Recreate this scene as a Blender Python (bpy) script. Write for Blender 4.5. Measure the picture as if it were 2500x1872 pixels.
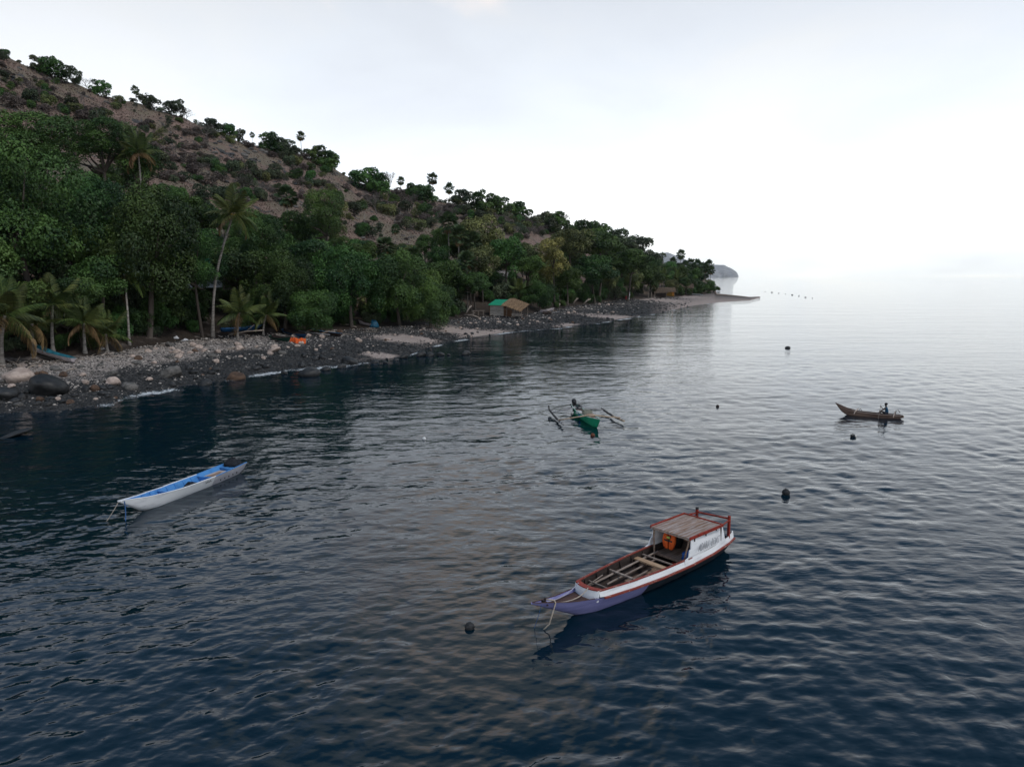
import bpy, bmesh, math, random
import numpy as np
from mathutils import Vector, Matrix, Quaternion
from mathutils.bvhtree import BVHTree

for o in list(bpy.data.objects):
    bpy.data.objects.remove(o)
scene = bpy.context.scene
COL = scene.collection
rng = np.random.default_rng(7)
random.seed(7)
R = math.radians

# ------------------------------------------------------------------ camera
F, H, PITCH = 1736.0, 10.5, R(8.58)          # focal length in photo pixels, drone height, tilt down
CP, SP = math.cos(PITCH), math.sin(PITCH)
cam = bpy.data.cameras.new('camera')
cam.sensor_width = 36.0
cam.lens = 36.0 * F / 2500.0
cam.clip_start = 0.5
cam.clip_end = 60000
camo = bpy.data.objects.new('camera', cam)
camo.location = (0, 0, H)
camo.rotation_euler = (R(90) - PITCH, 0, 0)
COL.objects.link(camo)
scene.camera = camo

# ------------------------------------------------------------------ sky, sun, exposure
SUN_EL, SUN_AZ = R(56), R(125)               # azimuth clockwise from +Y (camera forward)
world = bpy.data.worlds.new('World')
scene.world = world
world.use_nodes = True
nt = world.node_tree
nt.nodes.clear()
def wn(t, **kw):
    n = nt.nodes.new(t)
    for k, v in kw.items():
        setattr(n, k, v)
    return n
sky = wn('ShaderNodeTexSky', sky_type='NISHITA', sun_disc=False)
sky.sun_elevation = SUN_EL
sky.sun_rotation = SUN_AZ
sky.dust_density = 2.0
tc = wn('ShaderNodeTexCoord')
sep = wn('ShaderNodeSeparateXYZ')
nt.links.new(tc.outputs['Generated'], sep.inputs[0])
# cloud deck: project the view direction onto a flat layer so clouds shrink to the horizon
zc = wn('ShaderNodeMath', operation='MAXIMUM'); zc.inputs[1].default_value = 0.0
nt.links.new(sep.outputs['Z'], zc.inputs[0])
za = wn('ShaderNodeMath', operation='ADD'); za.inputs[1].default_value = 0.12
nt.links.new(zc.outputs[0], za.inputs[0])
dv = wn('ShaderNodeVectorMath', operation='DIVIDE')
cmb = wn('ShaderNodeCombineXYZ')
for i in range(3):
    nt.links.new(za.outputs[0], cmb.inputs[i])
nt.links.new(tc.outputs['Generated'], dv.inputs[0])
nt.links.new(cmb.outputs[0], dv.inputs[1])
cl = wn('ShaderNodeTexNoise'); cl.inputs['Scale'].default_value = 0.9; cl.inputs['Detail'].default_value = 6; cl.inputs['Roughness'].default_value = 0.5; cl.inputs['Distortion'].default_value = 0.3
mp = wn('ShaderNodeMapping'); mp.inputs['Location'].default_value = (3.1, 1.7, 0); mp.inputs['Scale'].default_value = (1.0, 0.75, 0.0)
nt.links.new(dv.outputs[0], mp.inputs[0]); nt.links.new(mp.outputs[0], cl.inputs['Vector'])
# height gradient of an evening overcast: bright at the horizon, greyer overhead
gr = wn('ShaderNodeValToRGB')
e = gr.color_ramp.elements
e[0].position = 0.0; e[0].color = (1.26, 1.30, 1.29, 1)
e[1].position = 1.0; e[1].color = (0.08, 0.16, 0.28, 1)
for p_, c_ in ((0.03, (1.32, 1.37, 1.37)), (0.08, (1.38, 1.43, 1.46)), (0.13, (1.22, 1.29, 1.36)), (0.22, (1.02, 1.08, 1.15)), (0.34, (0.82, 0.865, 0.93)), (0.44, (0.36, 0.48, 0.66)), (0.54, (0.19, 0.31, 0.48)), (0.72, (0.12, 0.22, 0.37))):
    q = e.new(p_); q.color = (*c_, 1)
nt.links.new(zc.outputs[0], gr.inputs[0])
# soft cloud shading: grey bellies and warm edges
cr = wn('ShaderNodeValToRGB')
e = cr.color_ramp.elements
e[0].position = 0.30; e[0].color = (0.90, 0.90, 0.915, 1)
e[1].position = 0.66; e[1].color = (1.04, 1.02, 1.0, 1)
q = e.new(0.46); q.color = (0.97, 0.975, 0.985, 1)
q = e.new(0.57); q.color = (1.02, 1.0, 0.97, 1)
nt.links.new(cl.outputs['Fac'], cr.inputs[0])
ml = wn('ShaderNodeMixRGB', blend_type='MULTIPLY'); ml.inputs[0].default_value = 1.0
nt.links.new(gr.outputs[0], ml.inputs[1]); nt.links.new(cr.outputs[0], ml.inputs[2])
# one large warm evening cloud bank, left of centre and running up overhead
dot = wn('ShaderNodeVectorMath', operation='DOT_PRODUCT')
az, el = R(-7), R(33)
dot.inputs[1].default_value = (math.sin(az) * math.cos(el), math.cos(az) * math.cos(el), math.sin(el))
nt.links.new(tc.outputs['Generated'], dot.inputs[0])
wr = wn('ShaderNodeMapRange'); wr.inputs['From Min'].default_value = math.cos(R(15.5)); wr.inputs['From Max'].default_value = math.cos(R(4)); wr.interpolation_type = 'SMOOTHSTEP'
nb = wn('ShaderNodeMath', operation='MULTIPLY_ADD'); nb.inputs[1].default_value = 0.10; nb.inputs[2].default_value = -0.05
nt.links.new(cl.outputs['Fac'], nb.inputs[0])
ad = wn('ShaderNodeMath', operation='ADD')
nt.links.new(dot.outputs['Value'], ad.inputs[0]); nt.links.new(nb.outputs[0], ad.inputs[1]); nt.links.new(ad.outputs[0], wr.inputs['Value'])
wm = wn('ShaderNodeMixRGB', blend_type='MULTIPLY'); wm.inputs[2].default_value = (2.7, 1.85, 1.22, 1)
nt.links.new(wr.outputs[0], wm.inputs[0]); nt.links.new(ml.outputs[0], wm.inputs[1])
sc10 = wn('ShaderNodeMixRGB', blend_type='MULTIPLY'); sc10.inputs[0].default_value = 1.0; sc10.inputs[2].default_value = (10, 10, 10, 1)
nt.links.new(wm.outputs[0], sc10.inputs[1])
mx = wn('ShaderNodeMixRGB'); mx.inputs[0].default_value = 0.94
nt.links.new(sky.outputs[0], mx.inputs[1]); nt.links.new(sc10.outputs[0], mx.inputs[2])
bg = wn('ShaderNodeBackground'); bg.inputs['Strength'].default_value = 0.1
nt.links.new(mx.outputs[0], bg.inputs['Color'])
wo = wn('ShaderNodeOutputWorld')
nt.links.new(bg.outputs[0], wo.inputs[0])

sl = bpy.data.lights.new('sun', 'SUN')
sl.energy = 1.5
sl.angle = R(14)
sl.color = (1.0, 0.965, 0.92)
so = bpy.data.objects.new('sun', sl)
sd = Vector((math.sin(SUN_AZ) * math.cos(SUN_EL), math.cos(SUN_AZ) * math.cos(SUN_EL), math.sin(SUN_EL)))
so.rotation_euler = (-sd).to_track_quat('-Z', 'Y').to_euler()
COL.objects.link(so)

scene.view_settings.view_transform = 'Standard'
scene.view_settings.look = 'None'
scene.view_settings.exposure = 0.0
scene.view_settings.gamma = 1.0
scene.view_settings.use_curve_mapping = False
scene.render.engine = 'CYCLES'
scene.cycles.max_bounces = 6
scene.cycles.volume_bounces = 0

# ------------------------------------------------------------------ pixel helpers
CAM = Vector((0, 0, H))
def ray(px, py):
    a = (px - 1250) / F; b = (936 - py) / F
    return Vector((a, CP + b * SP, -SP + b * CP))
def on_z(px, py, z=0.0):
    r = ray(px, py); return CAM + r * ((z - H) / r.z)
def on_y(px, py, y):
    r = ray(px, py); return CAM + r * (y / r.y)
def to_px(v):
    d = Vector(v) - CAM
    zc_ = d.y * CP - d.z * SP
    up = d.y * SP + d.z * CP
    return 1250 + F * d.x / zc_, 936 - F * up / zc_, zc_

# ------------------------------------------------------------------ materials
MATS = {}
def mat(name, color, rough=0.8, var=0.0, scale=4.0, color2=None, bump=0.0, bscale=20.0, spec=0.3, obj_rand=0.0, detail=4.0, stretch=None, lo=0.35, hi=0.65):
    """Principled surface with a two-colour procedural grain, relief and per-object variation."""
    if name in MATS:
        return MATS[name]
    m = bpy.data.materials.new(name); m.use_nodes = True
    t = m.node_tree; N = t.nodes; L = t.links
    b = N['Principled BSDF']
    b.inputs['Roughness'].default_value = rough
    b.inputs['Specular IOR Level'].default_value = spec
    co = N.new('ShaderNodeTexCoord')
    mpn = N.new('ShaderNodeMapping')
    if stretch: mpn.inputs['Scale'].default_value = stretch
    L.new(co.outputs['Object'], mpn.inputs[0])
    nz = N.new('ShaderNodeTexNoise'); nz.inputs['Scale'].default_value = scale; nz.inputs['Detail'].default_value = detail; nz.inputs['Roughness'].default_value = 0.6
    L.new(mpn.outputs[0], nz.inputs['Vector'])
    rp = N.new('ShaderNodeValToRGB')
    c2 = color2 if color2 else tuple(c * (1 - var) for c in color)
    rp.color_ramp.elements[0].position = lo; rp.color_ramp.elements[0].color = (*c2, 1)
    rp.color_ramp.elements[1].position = hi; rp.color_ramp.elements[1].color = (*color, 1)
    L.new(nz.outputs['Fac'], rp.inputs[0])
    out = rp.outputs[0]
    if obj_rand:
        oi = N.new('ShaderNodeObjectInfo')
        mr = N.new('ShaderNodeMapRange'); mr.inputs['To Min'].default_value = 1 - obj_rand; mr.inputs['To Max'].default_value = 1 + obj_rand
        L.new(oi.outputs['Random'], mr.inputs['Value'])
        hs = N.new('ShaderNodeHueSaturation'); L.new(mr.outputs[0], hs.inputs['Value']); L.new(out, hs.inputs['Color'])
        out = hs.outputs[0]
    L.new(out, b.inputs['Base Color'])
    if bump:
        n2 = N.new('ShaderNodeTexNoise'); n2.inputs['Scale'].default_value = bscale; n2.inputs['Detail'].default_value = 5
        L.new(mpn.outputs[0], n2.inputs['Vector'])
        bp = N.new('ShaderNodeBump'); bp.inputs['Strength'].default_value = bump; bp.inputs['Distance'].default_value = 0.05
        L.new(n2.outputs['Fac'], bp.inputs['Height']); L.new(bp.outputs[0], b.inputs['Normal'])
    MATS[name] = m
    return m

def leaf_mat(name, dark, light, top=None, rough=0.55, spec=0.25, orand=0.25, hue=0.03):
    """Leaves: each leaf has its own tint (attribute 'tint'); whole trees differ a little in hue and value."""
    m = bpy.data.materials.new(name); m.use_nodes = True
    t = m.node_tree; N = t.nodes; L = t.links
    b = N['Principled BSDF']; b.inputs['Roughness'].default_value = rough; b.inputs['Specular IOR Level'].default_value = spec
    at = N.new('ShaderNodeAttribute'); at.attribute_name = 'tint'
    rp = N.new('ShaderNodeValToRGB')
    rp.color_ramp.elements[0].position = 0.0; rp.color_ramp.elements[0].color = (*dark, 1)
    rp.color_ramp.elements[1].position = 1.0; rp.color_ramp.elements[1].color = (*light, 1)
    L.new(at.outputs['Fac'], rp.inputs[0])
    oi = N.new('ShaderNodeObjectInfo')
    mr = N.new('ShaderNodeMapRange'); mr.inputs['To Min'].default_value = 1 - orand; mr.inputs['To Max'].default_value = 1 + orand
    L.new(oi.outputs['Random'], mr.inputs['Value'])
    m7 = N.new('ShaderNodeMath'); m7.operation = 'MULTIPLY'; m7.inputs[1].default_value = 7.31
    fr = N.new('ShaderNodeMath'); fr.operation = 'FRACT'
    L.new(oi.outputs['Random'], m7.inputs[0]); L.new(m7.outputs[0], fr.inputs[0])
    mh = N.new('ShaderNodeMapRange'); mh.inputs['To Min'].default_value = 0.5 - hue; mh.inputs['To Max'].default_value = 0.5 + hue
    L.new(fr.outputs[0], mh.inputs['Value'])
    hs = N.new('ShaderNodeHueSaturation')
    L.new(mr.outputs[0], hs.inputs['Value']); L.new(mh.outputs[0], hs.inputs['Hue']); L.new(rp.outputs[0], hs.inputs['Color'])
    L.new(hs.outputs[0], b.inputs['Base Color'])
    MATS[name] = m
    return m

# ------------------------------------------------------------------ mesh helpers
def mesh_np(name, V, Fc, material=None, smooth=False, attrs=None):
    """V (n,3) array, Fc (m,k) int array of equal-size faces."""
    V = np.ascontiguousarray(V, dtype=np.float32); Fc = np.ascontiguousarray(Fc, dtype=np.int32)
    me = bpy.data.meshes.new(name)
    n, k = Fc.shape
    me.vertices.add(len(V)); me.vertices.foreach_set('co', V.ravel())
    me.loops.add(n * k); me.loops.foreach_set('vertex_index', Fc.ravel())
    me.polygons.add(n)
    me.polygons.foreach_set('loop_start', np.arange(n, dtype=np.int32) * k)
    me.polygons.foreach_set('loop_total', np.full(n, k, dtype=np.int32))
    if smooth: me.polygons.foreach_set('use_smooth', np.ones(n, dtype=bool))
    if attrs:
        for an, av in attrs.items():
            a = me.attributes.new(an, 'FLOAT', 'POINT'); a.data.foreach_set('value', np.ascontiguousarray(av, dtype=np.float32))
    me.update(calc_edges=True); me.validate()
    if material: me.materials.append(material)
    return me
def link(name, me, parent=None, loc=None, rot=None, scale=None):
    o = bpy.data.objects.new(name, me); COL.objects.link(o)
    if parent is not None: o.parent = parent
    if loc is not None: o.location = loc
    if rot is not None: o.rotation_euler = rot
    if scale is not None: o.scale = (scale,) * 3 if isinstance(scale, (int, float)) else scale
    return o
def tag(o, label=None, cat=None, group=None, kind=None):
    if label: o['label'] = label
    if cat: o['category'] = cat
    if group: o['group'] = group
    if kind: o['kind'] = kind
    return o
def empty(name, loc, rz=0.0, label=None, cat=None, group=None):
    o = bpy.data.objects.new(name, None); COL.objects.link(o)
    o.location = loc; o.rotation_euler = (0, 0, rz)
    o.empty_display_size = 0.2
    return tag(o, label, cat, group)

class MB:
    """Collects boxes, tubes and lofts; build() links them as one mesh object."""
    def __init__(s): s.v = []; s.f = []
    def add(s, vs, fs):
        k = len(s.v); s.v += [tuple(v) for v in vs]; s.f += [tuple(i + k for i in f) for f in fs]; return s
    def box(s, c, d, rz=0.0, m=None):
        x, y, z = d[0] / 2, d[1] / 2, d[2] / 2
        M_ = Matrix.Translation(c) @ (m if m else Matrix.Rotation(rz, 4, 'Z'))
        vs = [M_ @ Vector((sx * x, sy * y, sz * z)) for sx in (-1, 1) for sy in (-1, 1) for sz in (-1, 1)]
        return s.add(vs, [(0, 1, 3, 2), (4, 6, 7, 5), (0, 4, 5, 1), (2, 3, 7, 6), (0, 2, 6, 4), (1, 5, 7, 3)])
    def beam(s, a, b, w, h):
        a = Vector(a); b = Vector(b); d = b - a
        q = d.to_track_quat('X', 'Z').to_matrix().to_4x4()
        return s.box((a + b) / 2, (d.length, w, h), m=q)
    def tube(s, pts, rad, n=6, cap=True):
        pts = [Vector(p) for p in pts]; rads = rad if isinstance(rad, (list, tuple)) else [rad] * len(pts)
        vs = []; fs = []
        pn = None
        for i, p in enumerate(pts):
            d = (pts[min(i + 1, len(pts) - 1)] - pts[max(i - 1, 0)]).normalized()
            if pn is None:
                ax = Vector((0, 0, 1)) if abs(d.z) < 0.9 else Vector((1, 0, 0))
                pn = d.cross(ax).normalized()
            pn = (pn - d * pn.dot(d)).normalized(); q = d.cross(pn)
            for j in range(n):
                t = 2 * math.pi * j / n
                vs.append(p + (pn * math.cos(t) + q * math.sin(t)) * rads[i])
        for i in range(len(pts) - 1):
            for j in range(n):
                fs.append((i * n + j, i * n + (j + 1) % n, (i + 1) * n + (j + 1) % n, (i + 1) * n + j))
        if cap:
            fs.append(tuple(range(n - 1, -1, -1))); fs.append(tuple((len(pts) - 1) * n + j for j in range(n)))
        return s.add(vs, fs)
    def loft(s, rings, closed=False, cap=False):
        n = len(rings[0]); vs = [p for r in rings for p in r]; fs = []
        for i in range(len(rings) - 1):
            for j in range(n if closed else n - 1):
                fs.append((i * n + j, i * n + (j + 1) % n, (i + 1) * n + (j + 1) % n, (i + 1) * n + j))
        if cap:
            fs.append(tuple(range(n - 1, -1, -1))); fs.append(tuple((len(rings) - 1) * n + j for j in range(n)))
        return s.add(vs, fs)
    def mesh(s, name, material=None, smooth=False):
        me = bpy.data.meshes.new(name); me.from_pydata(s.v, [], s.f)
        bm_ = bmesh.new(); bm_.from_mesh(me); bmesh.ops.recalc_face_normals(bm_, faces=bm_.faces); bm_.to_mesh(me); bm_.free()
        if smooth: me.polygons.foreach_set('use_smooth', np.ones(len(me.polygons), dtype=bool))
        if material: me.materials.append(material)
        return me
    def build(s, name, material, parent=None, smooth=False, bevel=0.0, **kw):
        o = link(name, s.mesh(name, material, smooth), parent, **kw)
        if bevel:
            bv = o.modifiers.new('bevel', 'BEVEL'); bv.width = bevel; bv.segments = 2; bv.limit_method = 'ANGLE'
        return o

def vnoise(x, y, seed=0):
    """numpy value noise, range 0..1"""
    xi = np.floor(x).astype(np.int64); yi = np.floor(y).astype(np.int64)
    fx = x - xi; fy = y - yi; fx = fx * fx * (3 - 2 * fx); fy = fy * fy * (3 - 2 * fy)
    def h(a, b):
        n = (a * 374761393 + b * 668265263 + seed * 1442695041) & 0x7fffffff
        n = ((n ^ (n >> 13)) * 1274126177) & 0x7fffffff
        return ((n ^ (n >> 16)) & 0xffff) / 65535.0
    return (h(xi, yi) * (1 - fx) + h(xi + 1, yi) * fx) * (1 - fy) + (h(xi, yi + 1) * (1 - fx) + h(xi + 1, yi + 1) * fx) * fy
def fbm(x, y, o=4, seed=0):
    s = 0; a = 0.5; t = 0
    for i in range(o):
        s = s + a * vnoise(x * 2 ** i + 17.3 * i, y * 2 ** i - 9.1 * i, seed + i); t += a; a *= 0.5
    return s / t
# ================================================================== terrain
def ty(px, py, z=None, y=None):
    v = on_z(px, py, z) if y is None else on_y(px, py, y)
    return v.x / v.y, v.y, v.z
SHORE_PX = [(-900, 1150), (-500, 1075), (-250, 1040), (0, 1008), (151, 1003), (272, 982), (302, 965), (423, 947), (544, 929), (597, 918), (706, 901), (853, 889), (941, 879), (1000, 866), (1040, 850), (1096, 834), (1180, 820), (1280, 806), (1348, 802), (1450, 790), (1558, 773), (1625, 761), (1685, 747), (1757, 738), (1829, 734), (1856, 727)]
VEG_PX = [(-900, 965), (-500, 925), (-250, 905), (0, 889), (193, 874), (272, 862), (400, 838), (513, 824), (662, 813), (853, 804), (1058, 790), (1130, 776), (1197, 771), (1291, 767), (1394, 749), (1480, 738), (1578, 727), (1697, 721), (1745, 714)]
RIDGE_PX = [(-900, -420, 215), (-500, -190, 215), (-250, -20, 222), (0, 128, 230), (100, 172, 236), (230, 226, 245), (330, 252, 255), (450, 292, 266), (600, 350, 285), (700, 366, 300), (800, 400, 315), (870, 448, 325), (1000, 478, 345), (1100, 496, 360), (1250, 522, 385), (1320, 548, 400), (1440, 578, 420), (1560, 625, 445), (1620, 642, 455), (1700, 660, 460), (1745, 700, 460)]
sh = np.array([ty(a, b, 0.0)[:2] for a, b in SHORE_PX])
vg = np.array([ty(a, b, 2.0 if a < 1600 else 1.5)[:2] for a, b in VEG_PX])
rd = np.array([ty(a, b, y=c) for a, b, c in RIDGE_PX])
T_END = sh[-1, 0]; T_VEG = vg[-1, 0]
def y_shore(t): return np.interp(t, sh[:, 0], sh[:, 1])
def y_veg(t): return np.interp(t, vg[:, 0], vg[:, 1])
tcol = np.unique(np.concatenate([np.linspace(-1.35, T_END, 420), sh[:, 0]]))
tcol = tcol[(tcol >= -1.35)]
NU, NB, NH, NK = 10, 44, 120, 12
rows = []; par = []
for t in tcol:
    ys = float(y_shore(t)); spit = t > T_VEG
    if not spit:
        yv = float(y_veg(t)); yr = float(np.interp(t, rd[:, 0], rd[:, 1])); zr = float(np.interp(t, rd[:, 0], rd[:, 2])); zv = 2.0 if t < 0.2 else 1.6
        if yv < ys + 4: yv = ys + 4
        zr = max(zr, zv + 0.2)
    else:
        k = (t - T_VEG) / (T_END - T_VEG)
        yv = ys + (float(vg[-1, 1]) - float(y_shore(T_VEG))) * (1 - k) ** 0.8 * 0.6 + 3
        yr = yv + 40 * (1 - k) + 2; zv = 1.1 * (1 - k * 0.6); zr = zv * 0.9
    Y = []; Z = []; P = []
    for i in range(NU):
        s = i / NU; Y.append(ys - 22 * (1 - s)); Z.append(-2.4 * (1 - s) ** 0.9); P.append(-1 + s)
    for i in range(NB):
        s = i / NB; Y.append(ys + (yv - ys) * s); Z.append(zv * (s ** 0.85)); P.append(s)
    for i in range(NH):
        s = i / (NH - 1); Y.append(yv + (yr - yv) * s); Z.append(zv + (zr - zv) * (0.22 * s + 0.78 * s ** 1.25)); P.append(1 + s)
    for i in range(1, NK + 1):
        s = i / NK; Y.append(yr + (160 if not spit else 45 * (1 - (t - T_VEG) / (T_END - T_VEG)) + 3) * s); Z.append(zr - (zr + 2) * s ** 1.4); P.append(2 + s)
    rows.append(np.stack([t * np.array(Y), np.array(Y), np.array(Z)], 1)); par.append(P)
G = np.stack(rows); PAR = np.stack(par)
hillmask = np.clip((PAR - 1.02) / 0.12, 0, 1) * np.clip((2.6 - PAR) / 0.5, 0, 1)
spitm = np.clip((T_VEG - 0.01 - G[..., 0] / np.maximum(G[..., 1], 1)) / 0.02, 0, 1)
ridgem = np.clip(1 - np.abs(PAR - 2.0) / 0.08, 0, 1)
dz = (fbm(G[..., 0] / 26, G[..., 1] / 26, 4, 3) - 0.5) * 9 * hillmask * (1 - 0.75 * ridgem)
dz += (fbm(G[..., 0] / 5, G[..., 1] / 5, 3, 9) - 0.5) * 1.8 * hillmask
dz *= spitm
dz += (fbm(G[..., 0] / 1.6, G[..., 1] / 1.6, 3, 5) - 0.5) * 0.5 * np.clip(PAR / 0.05, 0, 1) * np.clip((1.2 - PAR) / 0.3, 0, 1) * np.clip((0.37 - G[..., 0] / np.maximum(G[..., 1], 1)) / 0.1, 0.15, 1)
G[..., 2] += dz
nc, nr = G.shape[:2]
idx = np.arange(nc * nr).reshape(nc, nr)
FC = np.stack([idx[:-1, :-1], idx[1:, :-1], idx[1:, 1:], idx[:-1, 1:]], -1).reshape(-1, 4)
GV = G.reshape(-1, 3)

def terrain_material():
    m = bpy.data.materials.new('coast_ground'); m.use_nodes = True
    t = m.node_tree; N = t.nodes; L = t.links; b = N['Principled BSDF']; b.inputs['Roughness'].default_value = 0.9; b.inputs['Specular IOR Level'].default_value = 0.2
    co = N.new('ShaderNodeTexCoord')
    def noise(s, d=5, r=0.6, dist=0.0):
        n = N.new('ShaderNodeTexNoise'); n.inputs['Scale'].default_value = s; n.inputs['Detail'].default_value = d; n.inputs['Roughness'].default_value = r; n.inputs['Distortion'].default_value = dist
        L.new(co.outputs['Object'], n.inputs['Vector']); return n
    def ramp(src, st):
        r = N.new('ShaderNodeValToRGB'); e = r.color_ramp.elements
        e[0].position, e[0].color = st[0][0], (*st[0][1], 1); e[1].position, e[1].color = st[-1][0], (*st[-1][1], 1)
        for p, c in st[1:-1]:
            q = e.new(p); q.color = (*c, 1)
        L.new(src, r.inputs[0]); return r.outputs[0]
    def mix(f, a, c, mode='MIX'):
        n = N.new('ShaderNodeMixRGB'); n.blend_type = mode
        if isinstance(f, float): n.inputs[0].default_value = f
        else: L.new(f, n.inputs[0])
        for i, s in ((1, a), (2, c)):
            if isinstance(s, tuple): n.inputs[i].default_value = (*s, 1)
            else: L.new(s, n.inputs[i])
        return n.outputs[0]
    def rng_(src, a, c):
        n = N.new('ShaderNodeMapRange'); n.interpolation_type = 'SMOOTHSTEP'; n.inputs['From Min'].default_value = a; n.inputs['From Max'].default_value = c; L.new(src, n.inputs['Value']); return n.outputs[0]
    def math_(op, a, c):
        n = N.new('ShaderNodeMath'); n.operation = op
        for i, s in ((0, a), (1, c)):
            if isinstance(s, (int, float)): n.inputs[i].default_value = s
            else: L.new(s, n.inputs[i])
        return n.outputs[0]
    pa = N.new('ShaderNodeAttribute'); pa.attribute_name = 'band'
    sa = N.new('ShaderNodeAttribute'); sa.attribute_name = 'sand'
    n1 = noise(0.35, 5); n2 = noise(3.0, 6); n3 = noise(0.06, 4); n4 = noise(0.9, 6, 0.7)
    pn = math_('ADD', pa.outputs['Fac'], math_('MULTIPLY', math_('SUBTRACT', n1.outputs['Fac'], 0.5), 0.55))
    stone_dark = ramp(n2.outputs['Fac'], [(0.3, (0.012, 0.013, 0.014)), (0.55, (0.035, 0.036, 0.037)), (0.75, (0.10, 0.095, 0.09))])
    stone_pale = ramp(n2.outputs['Fac'], [(0.3, (0.10, 0.085, 0.075)), (0.5, (0.24, 0.205, 0.185)), (0.72, (0.46, 0.42, 0.39))])
    beach = mix(rng_(pn, 0.42, 0.62), stone_dark, stone_pale)
    pl = N.new('ShaderNodeAttribute'); pl.attribute_name = 'pale'
    beach = mix(pl.outputs['Fac'], stone_dark, beach)
    sandc = ramp(n2.outputs['Fac'], [(0.3, (0.26, 0.20, 0.175)), (0.7, (0.42, 0.35, 0.31))])
    beach = mix(sa.outputs['Fac'], beach, sandc)
    shaded_litter = ramp(n2.outputs['Fac'], [(0.3, (0.014, 0.011, 0.009)), (0.7, (0.05, 0.037, 0.028))])  # leaf litter, darkened further with the shade under the trees painted in
    beach = mix(rng_(pn, 0.86, 1.0), beach, shaded_litter)
    soil = ramp(n4.outputs['Fac'], [(0.28, (0.06, 0.044, 0.037)), (0.5, (0.175, 0.118, 0.096)), (0.75, (0.31, 0.22, 0.185))])
    dry = ramp(n2.outputs['Fac'], [(0.3, (0.10, 0.082, 0.06)), (0.7, (0.20, 0.165, 0.12))])
    hill = mix(rng_(n3.outputs['Fac'], 0.42, 0.6), soil, dry)
    rock = ramp(n2.outputs['Fac'], [(0.3, (0.025, 0.025, 0.027)), (0.7, (0.09, 0.088, 0.088))])
    n5 = noise(0.22, 6, 0.65, 0.5)
    hill = mix(rng_(n5.outputs['Fac'], 0.57, 0.63), hill, rock)
    full = mix(rng_(pa.outputs['Fac'], 1.02, 1.22), beach, hill)
    L.new(full, b.inputs['Base Color'])
    bp = N.new('ShaderNodeBump'); bp.inputs['Strength'].default_value = 0.9; bp.inputs['Distance'].default_value = 0.25
    L.new(n2.outputs['Fac'], bp.inputs['Height']); L.new(bp.outputs[0], b.inputs['Normal'])
    return m
sandf = np.clip((G[..., 0] / np.maximum(G[..., 1], 1) - (sh[19, 0] + 0.075)) / 0.05, 0, 1) * np.clip(1.15 - PAR, 0, 1)
SANDP = [(975, 830, 5, 2.2), (945, 857, 4, 1.3), (1010, 826, 5, 1.6), (1100, 808, 7, 2.4), (1150, 806, 7, 2.4), (1200, 804, 7, 2.2), (1255, 801, 7, 2.0), (1440, 786, 10, 2.5), (1530, 768, 14, 4.0), (1600, 735, 16, 9), (1650, 727, 18, 9)]
def sand_at(x, y):
    s = np.zeros_like(np.asarray(x, float))
    for a, b_, rx, ry in SANDP:
        p_ = on_z(a, b_, 0.9); s = np.maximum(s, np.exp(-((x - p_.x) / rx) ** 2 - ((y - p_.y) / (ry * 2.2)) ** 2))
    return s
patchs = sand_at(G[..., 0], G[..., 1]) * (PAR > 0) * (PAR < 1.1)
sandf = np.maximum(sandf, np.clip((patchs + (fbm(G[..., 0] / 1.5, G[..., 1] / 1.5, 3, 77) - .5) * .9 - .35) * 3, 0, 1))
hill_me = mesh_np('hillside', GV, FC, terrain_material(), True, {'pale': np.clip((sh[13, 0] - 0.12 - G[..., 0] / np.maximum(G[..., 1], 1)) / 0.12, 0.12, 1).ravel(), 'band': PAR.ravel(), 'sand': np.clip(sandf, 0, 1).ravel()})
tag(link('hillside', hill_me), 'dry brown hillside rising from a stony beach', None, None, 'structure')
BVH = BVHTree.FromPolygons([tuple(v) for v in GV], [tuple(f) for f in FC])
def gz(x, y):
    h = BVH.ray_cast(Vector((x, y, 400)), Vector((0, 0, -1)))
    return h[0].z if h[0] is not None else 0.0
def hit(px, py):
    h = BVH.ray_cast(CAM, ray(px, py).normalized())
    return h[0]
def at_beach(px, py):
    """point of the ground seen at a photo pixel (water level where the ray meets the sea first)"""
    p = hit(px, py); w = on_z(px, py, 0.0) if ray(px, py).z < 0 else None
    if p is None or (w is not None and w.y < p.y): return w
    return p

# ------------------------------------------------------------------ far headland
def headland(name, pts, y0, depth, label):
    """a ridge built from its skyline: a solid with a cliff towards the sea and a back slope"""
    V = []; n = 90
    xs = np.linspace(pts[0][0], pts[-1][0], n)
    top = np.interp(xs, [p[0] for p in pts], [p[1] for p in pts])
    rr = []
    for i, (px, py) in enumerate(zip(xs, top)):
        p = on_y(px, py, y0); z = max(p.z, 0.3)
        x = p.x
        prof = [(-0.10, -3), (-0.07, 0.25), (0.0, 0.42), (0.12, 0.60), (0.3, 0.8), (0.55, 0.95), (0.75, 1.0), (1.2, 0.7), (1.7, -0.05)]
        col = []
        for j, (d, hh) in enumerate(prof):
            jit = (fbm(np.array([i * 0.35]), np.array([j * 1.7]), 3, 4)[0] - 0.5)
            yy = y0 + depth * (d - 0.75) + jit * depth * 0.2 * (0 < j < 8)
            zz = (z * hh * (1 + 0.25 * jit * (j not in (6,)))) if hh > 0 else hh
            col.append((x * yy / y0, yy, zz))
        rr.append(col)
    mb = MB().loft(rr)
    o = mb.build(name, mat('hazed_headland_rock', (0.36, 0.36, 0.37), 0.95, color2=(0.20, 0.20, 0.20), scale=0.02, detail=8, bump=0.5, bscale=0.05), smooth=True)  # grey rock paled: distance haze is painted into its colour
    return tag(o, label, None, None, 'structure')
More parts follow.
